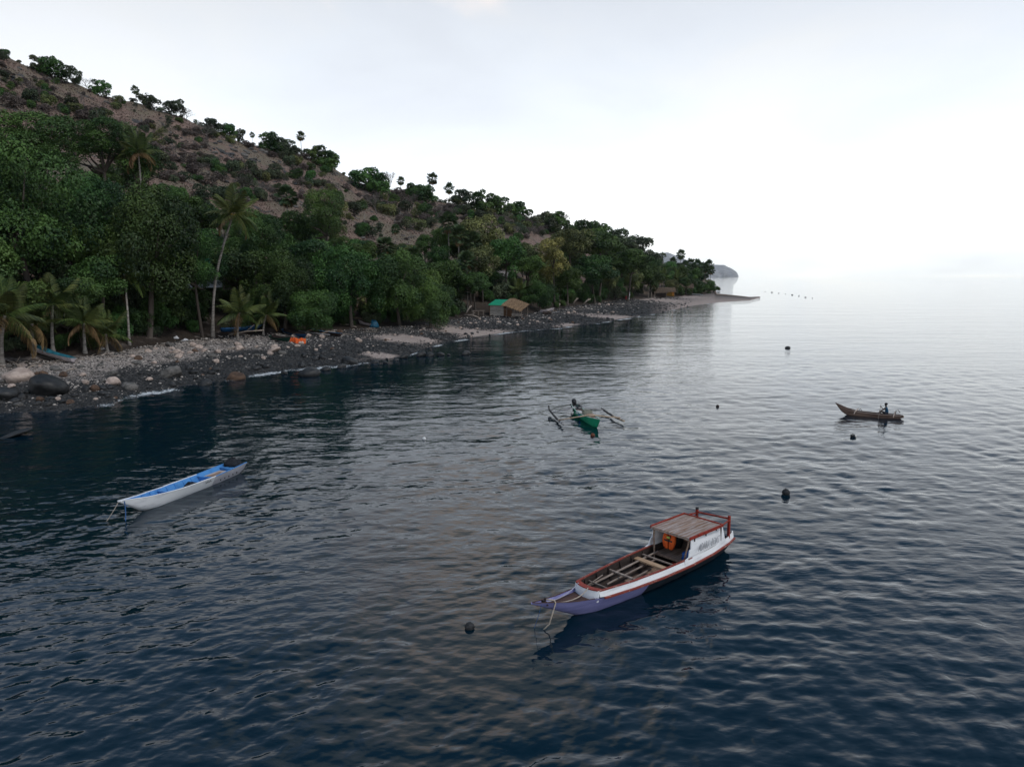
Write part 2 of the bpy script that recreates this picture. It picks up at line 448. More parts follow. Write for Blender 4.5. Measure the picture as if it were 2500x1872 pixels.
headland('headland', [(1540, 645), (1600, 620), (1630, 616), (1680, 636), (1735, 646), (1765, 647), (1785, 655), (1799, 664), (1803, 674)], 8000, 650, 'distant rocky headland fading into haze beyond the point')

# ================================================================== water
def water_material():
    m = bpy.data.materials.new('sea_water'); m.use_nodes = True
    t = m.node_tree; N = t.nodes; L = t.links; b = N['Principled BSDF']
    b.inputs['Base Color'].default_value = (0.0008, 0.0115, 0.0215, 1)
    b.inputs['Roughness'].default_value = 0.015
    b.inputs['IOR'].default_value = 1.36
    co = N.new('ShaderNodeTexCoord')
    mp1 = N.new('ShaderNodeMapping'); mp1.inputs['Scale'].default_value = (0.75, 1.3, 1); mp1.inputs['Rotation'].default_value = (0, 0, R(18))
    L.new(co.outputs['Object'], mp1.inputs[0])
    a = N.new('ShaderNodeTexNoise'); a.inputs['Scale'].default_value = 1.9; a.inputs['Detail'].default_value = 3; a.inputs['Roughness'].default_value = 0.5; a.inputs['Distortion'].default_value = 0.6
    L.new(mp1.outputs[0], a.inputs['Vector'])
    c = N.new('ShaderNodeTexNoise'); c.inputs['Scale'].default_value = 0.45; c.inputs['Detail'].default_value = 4; c.inputs['Roughness'].default_value = 0.55
    L.new(mp1.outputs[0], c.inputs['Vector'])
    b1 = N.new('ShaderNodeBump'); b1.inputs['Strength'].default_value = 0.22; b1.inputs['Distance'].default_value = 0.06
    L.new(a.outputs['Fac'], b1.inputs['Height'])
    b2 = N.new('ShaderNodeBump'); b2.inputs['Strength'].default_value = 0.45; b2.inputs['Distance'].default_value = 0.14
    L.new(c.outputs['Fac'], b2.inputs['Height']); L.new(b1.outputs[0], b2.inputs['Normal'])
    mp3 = N.new('ShaderNodeMapping'); mp3.inputs['Scale'].default_value = (0.035, 0.10, 1); mp3.inputs['Rotation'].default_value = (0, 0, R(8))
    L.new(co.outputs['Object'], mp3.inputs[0])
    g = N.new('ShaderNodeTexNoise'); g.inputs['Scale'].default_value = 1.0; g.inputs['Detail'].default_value = 6; g.inputs['Roughness'].default_value = 0.62; g.inputs['Distortion'].default_value = 0.5
    L.new(mp3.outputs[0], g.inputs['Vector'])
    b3 = N.new('ShaderNodeBump'); b3.inputs['Strength'].default_value = 0.25; b3.inputs['Distance'].default_value = 0.9
    L.new(g.outputs['Fac'], b3.inputs['Height']); L.new(b2.outputs[0], b3.inputs['Normal'])
    L.new(b3.outputs[0], b.inputs['Normal'])
    return m
# rows: about one per image line near by, then geometric to the horizon
pys = np.linspace(2010, 745, 640)
yrow = np.array([on_z(1250, p, 0.0).y for p in pys])
yrow = np.concatenate([[-250, -60, 0, 6, 9], yrow[yrow > 10], np.geomspace(yrow[-1] * 1.03, 9000, 60)])
tc_ = np.concatenate([[-9, -4, -2.4, -1.7, -1.3, -1.1], np.linspace(-0.95, 0.95, 860), [1.1, 1.3, 1.7, 2.4, 4, 9]])
WY = np.repeat(yrow[:, None], len(tc_), 1); WX = tc_[None, :] * np.maximum(WY, 12)
WZ = np.zeros_like(WX)
spac = np.gradient(yrow)[:, None]
wr_ = np.random.default_rng(21)
shel = 0.42 + 0.58 * np.clip((WX + 16) / 24, 0, 1)          # calmer in the lee of the shore
patch = (0.25 + 1.5 * fbm(WX / 6, WY / 6, 3, 31)) * (0.6 + 0.8 * fbm(WX / 40 + 3, WY / 28, 2, 32))
for i in range(64):
    lam = float(np.exp(wr_.uniform(math.log(0.24), math.log(2.8))))
    d = R(-62) + wr_.normal(0, 0.85)
    k = 2 * math.pi / lam
    slope = 0.0150 * (0.8 if lam > 2.2 else 1.0) * (1.25 if 0.4 < lam < 1.0 else 1.0)
    ph = wr_.uniform(0, 6.28)
    att = np.exp(-(np.maximum(spac, 0.02) * 2.4 / lam) ** 2)
    arg = k * (WX * math.cos(d) + WY * math.sin(d)) + ph + 1.6 * (fbm(WX / (lam * 5), WY / (lam * 5), 2, 50 + i) - 0.5) * 2
    w_ = np.sin(arg)
    WZ += att * (slope / k) * (w_ + 0.22 * np.cos(2 * arg)) * (shel if lam > 0.8 else 0.5 + 0.5 * shel)
WZ *= patch * (WY < 420)
wi = np.arange(WX.size).reshape(WX.shape)
WF = np.stack([wi[:-1, :-1], wi[:-1, 1:], wi[1:, 1:], wi[1:, :-1]], -1).reshape(-1, 4)
sea_me = mesh_np('sea', np.stack([WX, WY, WZ], -1).reshape(-1, 3), WF, water_material(), True)
tag(link('sea', sea_me), 'dark rippled sea brightening towards the horizon', None, None, 'structure')
# ================================================================== vegetation: prototypes
LEAF_DARK = leaf_mat('leaves_dark_green', (0.006, 0.022, 0.011), (0.078, 0.145, 0.030), orand=0.3, hue=0.025)
LEAF_MID = leaf_mat('leaves_green', (0.010, 0.034, 0.013), (0.105, 0.190, 0.042), orand=0.3, hue=0.03)
LEAF_OLIVE = leaf_mat('leaves_olive', (0.028, 0.040, 0.018), (0.175, 0.190, 0.064), orand=0.3, hue=0.02)
LEAF_YELLOW = leaf_mat('leaves_yellow_green', (0.065, 0.070, 0.018), (0.42, 0.38, 0.12), orand=0.12, hue=0.012)
LEAF_SCRUB = leaf_mat('leaves_scrub', (0.022, 0.036, 0.020), (0.085, 0.105, 0.055), orand=0.35, hue=0.04)
LEAF_GREY = leaf_mat('twigs_grey', (0.045, 0.040, 0.038), (0.155, 0.135, 0.122), orand=0.25, hue=0.01)
FROND = leaf_mat('palm_fronds', (0.014, 0.034, 0.010), (0.105, 0.130, 0.034), orand=0.35, hue=0.03)
FAN = leaf_mat('fan_palm_leaves', (0.016, 0.040, 0.018), (0.085, 0.125, 0.052), orand=0.25, hue=0.02)
DEADLEAF = leaf_mat('dead_palm_leaves', (0.07, 0.045, 0.022), (0.26, 0.165, 0.08), orand=0.25, hue=0.015)
BARK = mat('bark', (0.085, 0.07, 0.058), 0.95, color2=(0.032, 0.026, 0.022), scale=3.0, bump=0.6, bscale=9, stretch=(1, 1, 0.25))
PALMBARK = mat('palm_bark', (0.30, 0.275, 0.25), 0.95, color2=(0.13, 0.115, 0.10), scale=2.5, bump=0.6, bscale=6, stretch=(0.5, 0.5, 3))
PALEBARK = mat('pale_bark', (0.36, 0.33, 0.30), 0.95, color2=(0.16, 0.145, 0.13), scale=4, bump=0.4, bscale=9)

def leaves(P, Nn, size, rs, aspect=0.55, tint=None):
    """one folded four-corner leaf per point; Nn is the way its face looks"""
    n = len(P)
    Nn = Nn / np.maximum(np.linalg.norm(Nn, axis=1, keepdims=True), 1e-6)
    a = rs.normal(size=(n, 3)); a -= (a * Nn).sum(1, keepdims=True) * Nn
    a /= np.maximum(np.linalg.norm(a, axis=1, keepdims=True), 1e-6)
    b = np.cross(Nn, a)
    s = size * rs.uniform(0.6, 1.35, (n, 1))
    v0 = P - a * s * 0.5; v2 = P + a * s * 0.5 - Nn * s * 0.15
    v1 = P + b * s * aspect * 0.5 + Nn * s * 0.08; v3 = P - b * s * aspect * 0.5 + Nn * s * 0.08
    V = np.stack([v0, v1, v2, v3], 1).reshape(-1, 3)
    Fq = np.arange(n * 4).reshape(n, 4)
    if tint is None: tint = rs.uniform(0, 1, n)
    return V, Fq, np.repeat(tint, 4)

def crown_mesh(name, seed, nlobes, nleaf, leaf, material, flat=0.75, spread=0.62, lobe=(0.26, 0.42), bottom=-0.75, layered=False):
    """crown of radius about 1: leaf-clad lobes of different sizes around the limbs, with hollows between"""
    rs = np.random.default_rng(seed)
    C = []; Rr = []
    while len(C) < nlobes:
        p = rs.normal(size=3); p /= np.linalg.norm(p); p *= spread * rs.uniform(0.45, 1.15)
        p[2] *= flat
        if p[2] < bottom * flat: continue
        C.append(p); Rr.append(rs.uniform(*lobe) * (1.0 if p[2] > 0 else 0.85))
    C = np.array(C); Rr = np.array(Rr)
    lobetint = rs.uniform(0.0, 0.72, nlobes)
    w = Rr ** 2; pick = rs.choice(nlobes, nleaf * 2, p=w / w.sum())
    d = rs.normal(size=(nleaf * 2, 3)); d /= np.linalg.norm(d, axis=1, keepdims=True)
    if layered: d[:, 2] = d[:, 2] * 0.8 + 0.1
    else: d[:, 2] = np.where((d[:, 2] < -0.2) & (rs.uniform(size=nleaf * 2) < 0.6), -d[:, 2], d[:, 2])
    sq = 0.5 if layered else 0.85
    rad = Rr[pick] * rs.uniform(0.72, 1.08, nleaf * 2) ** 0.8
    # ragged small sprays on the lobe skin
    spr = 1 + 0.22 * (np.sin(d[:, 0] * 9 + pick) * np.sin(d[:, 1] * 11 + pick * 2) * np.sin(d[:, 2] * 8 + pick * 3))
    P = C[pick] + d * (rad * spr)[:, None] * np.array([1, 1, sq])
    # drop leaves buried in other lobes
    buried = np.zeros(len(P), bool)
    for c, r in zip(C, Rr):
        q = (P - c) / np.array([1, 1, sq])
        buried |= (q ** 2).sum(1) < (0.66 * r) ** 2
    keep = np.where(~buried)[0][:nleaf]
    P = P[keep]; d = d[keep]; pick = pick[keep]
    Nn = d + rs.normal(scale=0.55, size=d.shape) + np.array([0, 0, 0.45])
    tint = np.clip(lobetint[pick] * 0.9 + rs.uniform(0, 0.3, len(P)) + 0.08 * d[:, 2], 0, 1)
    V, Fq, T = leaves(P, Nn, leaf, rs, tint=tint)
    return mesh_np(name, V, Fq, material, False, {'tint': T}), C

def trunk_mesh(name, C, height, r0, seed, material=BARK, stems=1):
    """tapered trunk (crown centre at z = 0, foot at -height) with limbs into the lobes"""
    rs = random.Random(seed); mb = MB()
    for s_ in range(stems):
        b = Vector((rs.uniform(-.12, .12) * stems, rs.uniform(-.12, .12) * stems, -height - 0.15))
        f = Vector((rs.uniform(-.1, .1), rs.uniform(-.1, .1), -0.35))
        mid = (b + f) / 2 + Vector((rs.uniform(-.08, .08), rs.uniform(-.08, .08), 0))
        mb.tube([b, b + (mid - b) * 0.12, mid, f], [r0 * 1.7, r0 * 1.1, r0 * 0.85, r0 * 0.65], 7)
        for c in list(C)[s_::stems][:9 if stems == 1 else 15]:
            c = Vector(c); m_ = f + (c - f) * 0.5 + Vector((0, 0, rs.uniform(-0.06, 0.10)))
            mb.tube([f, m_, c], [r0 * 0.5, r0 * 0.3, r0 * 0.1], 5)
    return mb.mesh(name, material, True)

PROTO = {}
def proto(kind, variants, **kw):
    PROTO[kind] = []
    for i in range(variants):
        th = kw.get('trunk_h', 1.1); stems = kw.get('stems', 1)
        ckw = {k: v for k, v in kw.items() if k not in ('trunk_h', 'stems', 'r0')}
        me, C = crown_mesh(kind + '_crown', 100 + hash_(kind) % 500 + i * 13, **ckw)
        tm = trunk_mesh(kind + '_trunk', C, th, kw.get('r0', 0.05), i, stems=stems)
        PROTO[kind].append((me, tm))
def hash_(s): return sum((i + 1) * ord(c) for i, c in enumerate(s))
proto('big', 3, nlobes=46, nleaf=27000, leaf=0.038, lobe=(0.17, 0.33), spread=0.70, material=LEAF_DARK, trunk_h=1.2, r0=0.05)
proto('bigmid', 2, nlobes=42, nleaf=25000, leaf=0.038, lobe=(0.17, 0.33), spread=0.70, material=LEAF_MID, trunk_h=1.2, r0=0.05)
proto('mid', 4, nlobes=34, nleaf=10000, leaf=0.062, lobe=(0.17, 0.34), spread=0.70, material=LEAF_DARK, trunk_h=1.2, r0=0.05)
proto('midg', 3, nlobes=34, nleaf=10000, leaf=0.062, lobe=(0.17, 0.34), spread=0.70, material=LEAF_MID, trunk_h=1.2, r0=0.05)
proto('olive', 3, nlobes=26, nleaf=8000, leaf=0.070, material=LEAF_OLIVE, flat=1.0, trunk_h=1.5, r0=0.045)
proto('yellow', 2, nlobes=24, nleaf=7000, leaf=0.075, material=LEAF_YELLOW, flat=1.25, lobe=(0.2, 0.36), trunk_h=1.7, r0=0.045)
proto('open', 4, nlobes=30, nleaf=3000, leaf=0.11, material=LEAF_SCRUB, flat=0.85, lobe=(0.10, 0.30), spread=0.66, bottom=-0.9, trunk_h=0.9, r0=0.03, stems=2)
proto('openg', 4, nlobes=30, nleaf=3300, leaf=0.11, material=LEAF_MID, flat=0.8, lobe=(0.10, 0.32), spread=0.64, bottom=-0.9, trunk_h=0.9, r0=0.03, stems=2)
proto('layer', 2, nlobes=24, nleaf=9000, leaf=0.065, material=LEAF_DARK, flat=0.6, lobe=(0.3, 0.45), layered=True, trunk_h=1.1, r0=0.045)

def shrub_mesh(name, seed, material, nleaf=1300, leaf=0.15, flat=0.8, nl=14, twig=True):
    rs = random.Random(seed)
    me, C = crown_mesh(name, seed, nl, nleaf, leaf, material, flat=flat, spread=0.6, lobe=(0.22, 0.42), bottom=-0.7)
    return me, C
def joined(name, parts):
    """join meshes (each with its own material) into one mesh"""
    V = []; Fs = []; mi = []; T = []; mats_ = []; off = 0
    for me, dz_ in parts:
        n = len(me.vertices); v = np.empty(n * 3, np.float32); me.vertices.foreach_get('co', v); v = v.reshape(-1, 3) + np.array([0, 0, dz_])
        V.append(v)
        t = np.full(n, 0.5, np.float32)
        if 'tint' in me.attributes: me.attributes['tint'].data.foreach_get('value', t)
        T.append(t)
        for p in me.polygons: Fs.append([i + off for i in p.vertices]); mi.append(len(mats_))
        mats_.append(me.materials[0]); off += n
    out = bpy.data.meshes.new(name); out.from_pydata(np.concatenate(V).tolist(), [], Fs)
    for m_ in mats_: out.materials.append(m_)
    out.polygons.foreach_set('material_index', mi)
    a = out.attributes.new('tint', 'FLOAT', 'POINT'); a.data.foreach_set('value', np.concatenate(T))
    return out
SHRUB = {'green': [], 'scrub': [], 'olive': [], 'dark': [], 'dry': []}
LEAF_DRY = leaf_mat('dry_twigs', (0.055, 0.045, 0.040), (0.150, 0.122, 0.108), orand=0.3, hue=0.02)
for k_, m_ in (('green', LEAF_MID), ('scrub', LEAF_SCRUB), ('olive', LEAF_OLIVE), ('dark', LEAF_DARK), ('dry', LEAF_DRY)):
    for i in range(4):
        me, C = shrub_mesh('shrub_leaves', 900 + i * 7 + hash_(k_) % 90, m_, nleaf=(1500 if i < 2 else 1000) * (2 if k_ in ('dark', 'green') else 1), leaf=0.15 if k_ not in ('dark', 'green') else 0.11, flat=(0.8, 0.65, 1.0, 0.7)[i])
        tm = trunk_mesh('shrub_stem', C, 0.7, 0.035, i, BARK, 2)
        SHRUB[k_].append(joined('shrub_' + k_, [(me, 0.62), (tm, 0.62)]))

def bare_mesh(name, seed, spread=0.55, depth=5, n0=5):
    """leafless dry-season tree, height about 1: forking stems ending in a haze of thin twigs"""
    rs = random.Random(seed); mb = MB(); tw = []
    def grow(p, d, L_, r_, k):
        q = p + d * L_
        mb.tube([p, (p + q) / 2 + Vector((rs.uniform(-1, 1), rs.uniform(-1, 1), 0)) * L_ * 0.06, q], [r_, r_ * 0.8, r_ * 0.6], 4 if k > 2 else 3, cap=False)
        if k == 0: return
        for i in range(3 if k > 1 else 4):
            nd = (d + Vector((rs.gauss(0, spread), rs.gauss(0, spread), rs.gauss(0.12, spread * 0.5)))).normalized()
            grow(q, nd, L_ * rs.uniform(0.62, 0.82), r_ * 0.58, k - 1)
    for i in range(n0):
        grow(Vector((rs.uniform(-.03, .03), rs.uniform(-.03, .03), -0.04)), Vector((rs.gauss(0, .35), rs.gauss(0, .35), 1)).normalized(), 0.27, 0.016, depth - 1)
    me = mb.mesh(name, LEAF_GREY)
    a = me.attributes.new('tint', 'FLOAT', 'POINT'); a.data.foreach_set('value', np.random.default_rng(seed).uniform(0.2, 0.9, len(me.vertices)).astype(np.float32))
    return me
BARE = [bare_mesh('bare_tree', 40 + i, (0.5, 0.6, 0.45, 0.7)[i], 5, (2, 3, 2, 4)[i]) for i in range(4)]

# ---- palms
def frond_mesh(name, seed, droop=0.5, n=34, material=FROND):
    """feather frond of length 1 along +X, arching down, leaflets hanging from both sides of the rib"""
    rs = np.random.default_rng(seed); V = []; Fq = []; T = []
    S = np.linspace(0, 1, n + 1)
    def rib(s): return np.array([s * (1 - 0.18 * droop * s), 0, 0.16 * s - droop * 0.62 * s ** 2.2])
    for i in range(n):
        a, b = rib(S[i]), rib(S[i + 1]); w = 0.012 * (1 - 0.8 * S[i])
        k = len(V); V += [a + [0, w, 0], b + [0, w * .9, 0], b - [0, w * .9, 0], a - [0, w, 0]]; Fq.append((k, k + 1, k + 2, k + 3)); T += [0.95] * 4
    for i in range(3, n + 1):
        s = S[i]; p = rib(s); L_ = 0.27 * math.sin(math.pi * min(1, 0.16 + 0.84 * s) ** 0.8) ** 0.6 + 0.03
        for sd in (-1, 1):
            fw = 0.45 + 0.5 * s + rs.normal(0, 0.05); dn = 0.35 + 0.5 * droop + rs.normal(0, 0.12)
            d = np.array([fw, sd * 1.0, -dn * 0.7]); d /= np.linalg.norm(d)
            m_ = p + d * L_ * 0.55; e = m_ + (d + np.array([0.1, 0, -0.75])) / 1.25 * L_ * 0.5
            wv = np.array([0.014, 0, 0.004]); t = rs.uniform(0.1, 0.9)
            k = len(V); V += [p - wv * .6, m_ - wv, m_ + wv, p + wv * .6]; Fq.append((k, k + 1, k + 2, k + 3))
            k = len(V); V += [m_ - wv, e - wv * .15, e + wv * .15, m_ + wv]; Fq.append((k, k + 1, k + 2, k + 3)); T += [t] * 8
    return mesh_np(name, np.array(V), np.array(Fq), material, False, {'tint': np.array(T)})
FRONDS = [frond_mesh('frond', i, d) for i, d in enumerate((0.15, 0.45, 0.7, 1.0))]
OLDFROND = frond_mesh('frond_old', 9, 1.1, material=DEADLEAF)
def nut_mesh():
    mb = MB(); rs = random.Random(3)
    for i in range(9):
        a = rs.uniform(0, 6.28); r_ = 0.22; c = Vector((math.cos(a) * .26, math.sin(a) * .26, rs.uniform(-.45, -.1)))
        rings = [[c + Vector((math.cos(t) * math.sin(f) * r_ * .7, math.sin(t) * math.sin(f) * r_ * .7, math.cos(f) * r_)) for t in np.linspace(0, 2 * math.pi, 7)[:-1]] for f in np.linspace(0.15, 3.0, 5)]
        mb.loft(rings, True, True)
    return mb.mesh('coconuts', mat('coconut_husk', (0.42, 0.27, 0.06), 0.6, var=0.5, scale=3), True)
NUTS = nut_mesh()

def coconut(foot, top, flen, label, group=None, nf=18, seed=1, nuts=False, r0=0.17, old=1):
    rs = random.Random(seed); foot = Vector(foot); top = Vector(top)
    e = empty('coconut_palm', foot, 0, label, 'palm', group)
    d = top - foot; bow = Vector((-d.x * 0.25, -d.y * 0.2, 0))
    pts = [Vector((0, 0, -0.3))] + [d * s + bow * math.sin(math.pi * s) for s in (0.04, 0.15, 0.3, 0.45, 0.6, 0.75, 0.9, 1.0)]
    MB().tube(pts, [r0 * 1.8, r0 * 1.5] + [r0 * k for k in (1.1, 1.0, .92, .85, .8, .75, .72)], 9).build('trunk', PALMBARK, e, True)
    cr_ = empty('crown', d); cr_.parent = e
    for i in range(nf):
        u = i / nf; az = i * 2.399963 + rs.uniform(-.25, .25)
        elv = R(78) - u * R(118) + rs.uniform(-.12, .12)
        dead = i >= nf - old
        me = OLDFROND if dead else FRONDS[min(3, int(u * 3.2 + rs.uniform(0, .8)))]
        f = link('frond', me, cr_)
        f.rotation_euler = (rs.uniform(-.35, .35), -elv, az)
        f.scale = (flen * rs.uniform(.85, 1.1),) * 3
    if nuts: link('coconuts', NUTS, cr_, scale=1.0)
    return e

def fan_leaf_mesh(name, seed, material):
    """palmate leaf: stalk of length 1 along +X ending in a pleated fan, radius about 0.85, with split tips"""
    rs = np.random.default_rng(seed); V = []; Fq = []; T = []
    V += [(0, .02, 0), (1, .012, 0), (1, -.012, 0), (0, -.02, 0)]; Fq.append((0, 1, 2, 3)); T += [.8] * 4
    n = 17
    for i in range(n):
        a = R(-135) + R(270) * (i + .5) / n; da = R(270) / n * 0.62; L_ = 0.85 * (0.75 + 0.25 * math.cos(a * 0.6)) * rs.uniform(.9, 1.08); t = rs.uniform(.1, .9)
        c = np.array([1, 0, 0.0])
        def pt(r_, an, up): return c + np.array([math.cos(an) * r_, math.sin(an) * r_, up + 0.12 * r_ - 0.30 * r_ ** 2.5 - .12 * abs(math.sin(an)) * r_])
        m1 = pt(L_ * .6, a - da, .03); m2 = pt(L_ * .6, a + da, -.03); e = pt(L_, a, -.06)
        k = len(V); V += [c, m1, e, m2]; Fq.append((k, k + 1, k + 2, k + 3)); T += [t] * 4
    return mesh_np(name, np.array(V, dtype=float), np.array(Fq), material, False, {'tint': np.array(T)})
FANS = [fan_leaf_mesh('fan_leaf', i, FAN) for i in range(3)]
DEADFAN = fan_leaf_mesh('dead_fan_leaf', 7, DEADLEAF)
def fan_dirs(n, seed, lo=-60):
    rs = random.Random(seed); out = []
    for i in range(n):
        u = (i + .5) / n; out.append((i * 2.399963 + rs.uniform(-.2, .2), R(86) - u * (R(86) - R(lo)) + rs.uniform(-.1, .1), rs.uniform(.85, 1.12), rs.uniform(-.5, .5)))
    return out
def fan_crown_mesh(name, seed, n=30, nd=8):
    V = []; Fq = []; T = []; M1 = []
    k = 0
    for j, (az, elv, s, rl) in enumerate(fan_dirs(n, seed) + [(a, R(-62) + .25 * math.sin(i * 5), .9, 0) for i, (a, _, _, _) in enumerate(fan_dirs(nd, seed + 1))]):
        me = FANS[j % 3] if j < n else DEADFAN
        M_ = (Matrix.Rotation(az, 4, 'Z') @ Matrix.Rotation(-elv, 4, 'Y') @ Matrix.Rotation(rl, 4, 'X')) @ Matrix.Scale(s, 4)
        t = np.empty(len(me.vertices), np.float32); me.attributes['tint'].data.foreach_get('value', t)
        V += [M_ @ v.co for v in me.vertices]; T.append(t)
        for p in me.polygons: Fq.append([i + k for i in p.vertices]); M1.append(0 if j < n else 1)
        k += len(me.vertices)
    me = bpy.data.meshes.new(name); me.from_pydata([tuple(v) for v in V], [], Fq)
    me.materials.append(FAN); me.materials.append(DEADLEAF); me.polygons.foreach_set('material_index', M1)
    a = me.attributes.new('tint', 'FLOAT', 'POINT'); a.data.foreach_set('value', np.concatenate(T))
    return me
FANCROWN = [fan_crown_mesh('fan_crown', 60 + i) for i in range(3)]
PTRUNK = MB().tube([(0, 0, -0.05), (0.01, 0, .03), (0.015, 0.01, 0.35), (-0.005, 0.012, .7), (0, 0, 1.0)], [.030, .020, .016, .015, .014], 8).mesh('palm_trunk', PALMBARK, True)
def fan_palm(foot, h, crown, label, group=None, seed=1, split=False, dead=8, lean=(0, 0), cat='palm'):
    foot = Vector(foot)
    e = empty('fan_palm', foot, 0, label, cat, group)
    t = link('trunk', PTRUNK, e, scale=(h * (0.8 if h < 9 else 0.62), h * (0.8 if h < 9 else 0.62), h))
    if lean != (0, 0): t.rotation_euler = (lean[1], lean[0], 0)
    topv = Vector((math.sin(lean[0]) * h, -math.sin(lean[1]) * h, h))
    if split:
        cr_ = empty('crown', topv); cr_.parent = e
        for j, (az, elv, s, rl) in enumerate(fan_dirs(34, seed)):
            f = link('fan_leaf', FANS[j % 3], cr_); f.rotation_euler = (rl, -elv, az); f.scale = (crown * s,) * 3
        for j, (az, _, s, rl) in enumerate(fan_dirs(dead, seed + 1)):
            f = link('dead_fan_leaf', DEADFAN, cr_); f.rotation_euler = (0, R(66) + rl * .4, az); f.scale = (crown * s * .9,) * 3
    else:
        link('crown', FANCROWN[seed % 3], e, loc=topv, rot=(0, 0, seed * 1.3), scale=crown)
    return e

# ================================================================== vegetation: placing
TREES = []
def tree(kind, x, y, h, r, label, group=None, cat='tree', zs=1.0, seed=None, name='broadleaf_tree', z=None):
    """crown of radius r whose top reaches h above the ground"""
    z = gz(x, y) if z is None else z
    i = len(TREES) if seed is None else seed
    me, tm = PROTO[kind][i % len(PROTO[kind])]
    kz = zs
    topz = {'yellow': 1.12, 'olive': 0.95, 'open': 0.95, 'openg': 0.85}.get(kind, 0.82 if kind != 'layer' else 0.62) * r * kz
    cz = max(h - topz, r * 0.35)
    e = empty(name, (x, y, z), i * 2.1, label, cat, group)
    link('crown', me, e, loc=(0, 0, cz), scale=(r, r, r * kz))
    th = {'yellow': 1.7, 'olive': 1.5, 'layer': 1.1, 'open': 0.9, 'openg': 0.9}.get(kind, 1.2)
    link('trunk', tm, e, loc=(0, 0, cz), scale=(r, r, cz / th))
    TREES.append((x, y, r)); return e
def tree_px(kind, px, ptop, Y, r, label, group=None, zs=1.0, seed=None, **kw):
    p = on_y(px, ptop, Y); z = gz(p.x, p.y)
    return tree(kind, p.x, p.y, p.z - z, r, label, group, zs=zs, seed=seed, **kw)

# -- named trees of the shore wood: (kind, pixel x, pixel y of the top, distance, crown radius, stretch, label)
for k_, px, pt, Y, r, zs, lb in [
    ('big', 30, 330, 84, 9.0, 1.25, 'huge dark green tree at the left edge of the wood'),
    ('big', 345, 428, 92, 8.2, 1.25, 'wide rounded dark green crown left of the tall coconut palm'),
    ('bigmid', 95, 252, 118, 9.0, 0.8, 'broad bright green tree crown highest at the left edge'),
    ('bigmid', 240, 275, 128, 7.5, 0.8, 'bright green tree crown below the bare slope, second from the left edge'),
    ('big', 190, 400, 100, 7.5, 1.0, 'dark green tree behind the leaning young palms'),
    ('midg', 330, 345, 130, 4.6, 0.9, 'small bright green tree beside the yellow-centred palm on the slope'),
    ('big', 470, 560, 98, 4.6, 1.2, 'narrow dark green tree just left of the coconut trunk'),
    ('big', 615, 500, 122, 6.2, 1.1, 'dark green tree just right of the coconut crown'),
    ('bigmid', 795, 442, 138, 5.0, 1.35, 'tall dark green tree rising above the wood against the slope'),
    ('mid', 705, 500, 140, 5.5, 1.0, 'dark green tree between the coconut palm and the tall round tree'),
    ('big', 690, 600, 110, 6.0, 1.2, 'dark leafy tree above the beached blue canoe'),
    ('big', 850, 585, 118, 7.0, 1.25, 'large rounded glossy green tree hanging over the stony beach'),
    ('big', 965, 600, 122, 6.5, 1.3, 'dense round green tree right of the largest shore tree'),
    ('big', 1050, 672, 124, 5.4, 1.1, 'low round green tree overhanging the beach, left of the green-roofed hut'),
    ('bigmid', 770, 690, 108, 4.6, 1.1, 'low leafy green tree over the white and blue beached boat'),
    ('olive', 1180, 515, 185, 7.0, 1.1, 'tall olive tree with yellowish top above the pale house'),
    ('midg', 1235, 555, 178, 5.6, 1.4, 'light green tree right of the fan palms, above the hut'),
    ('olive', 1285, 575, 196, 6.2, 1.0, 'dull olive tree behind the yellow tree'),
    ('yellow', 1352, 570, 190, 5.6, 1.05, 'pale yellow-green tree standing out in front of the dark wood'),
    ('midg', 1290, 610, 186, 5.0, 1.0, 'green tree on the left of the pale yellow tree'),
    ('olive', 1395, 540, 225, 8.5, 0.8, 'wide olive-green crown behind the pale yellow tree'),
    ('layer', 1470, 560, 232, 9.0, 1.0, 'wide dark tree with layered boughs right of the yellow tree'),
    ('layer', 1540, 600, 250, 9.0, 1.0, 'flat-topped dark green tree near the thatched huts'),
    ('layer', 1450, 620, 222, 8.0, 1.1, 'low dark tree with layered boughs above the stony beach'),
    ('mid', 1590, 640, 290, 7.5, 1.1, 'dark green tree directly behind the thatched huts'),
    ('big', 1318, 680, 172, 5.2, 0.9, 'round dark green bush right of the thatched lean-to'),
    ('mid', 1190, 640, 182, 4.0, 1.0, 'dark tree shading the pale house behind the hut'),
]:
    tree_px(k_, px, pt, Y, r, lb, None, zs)

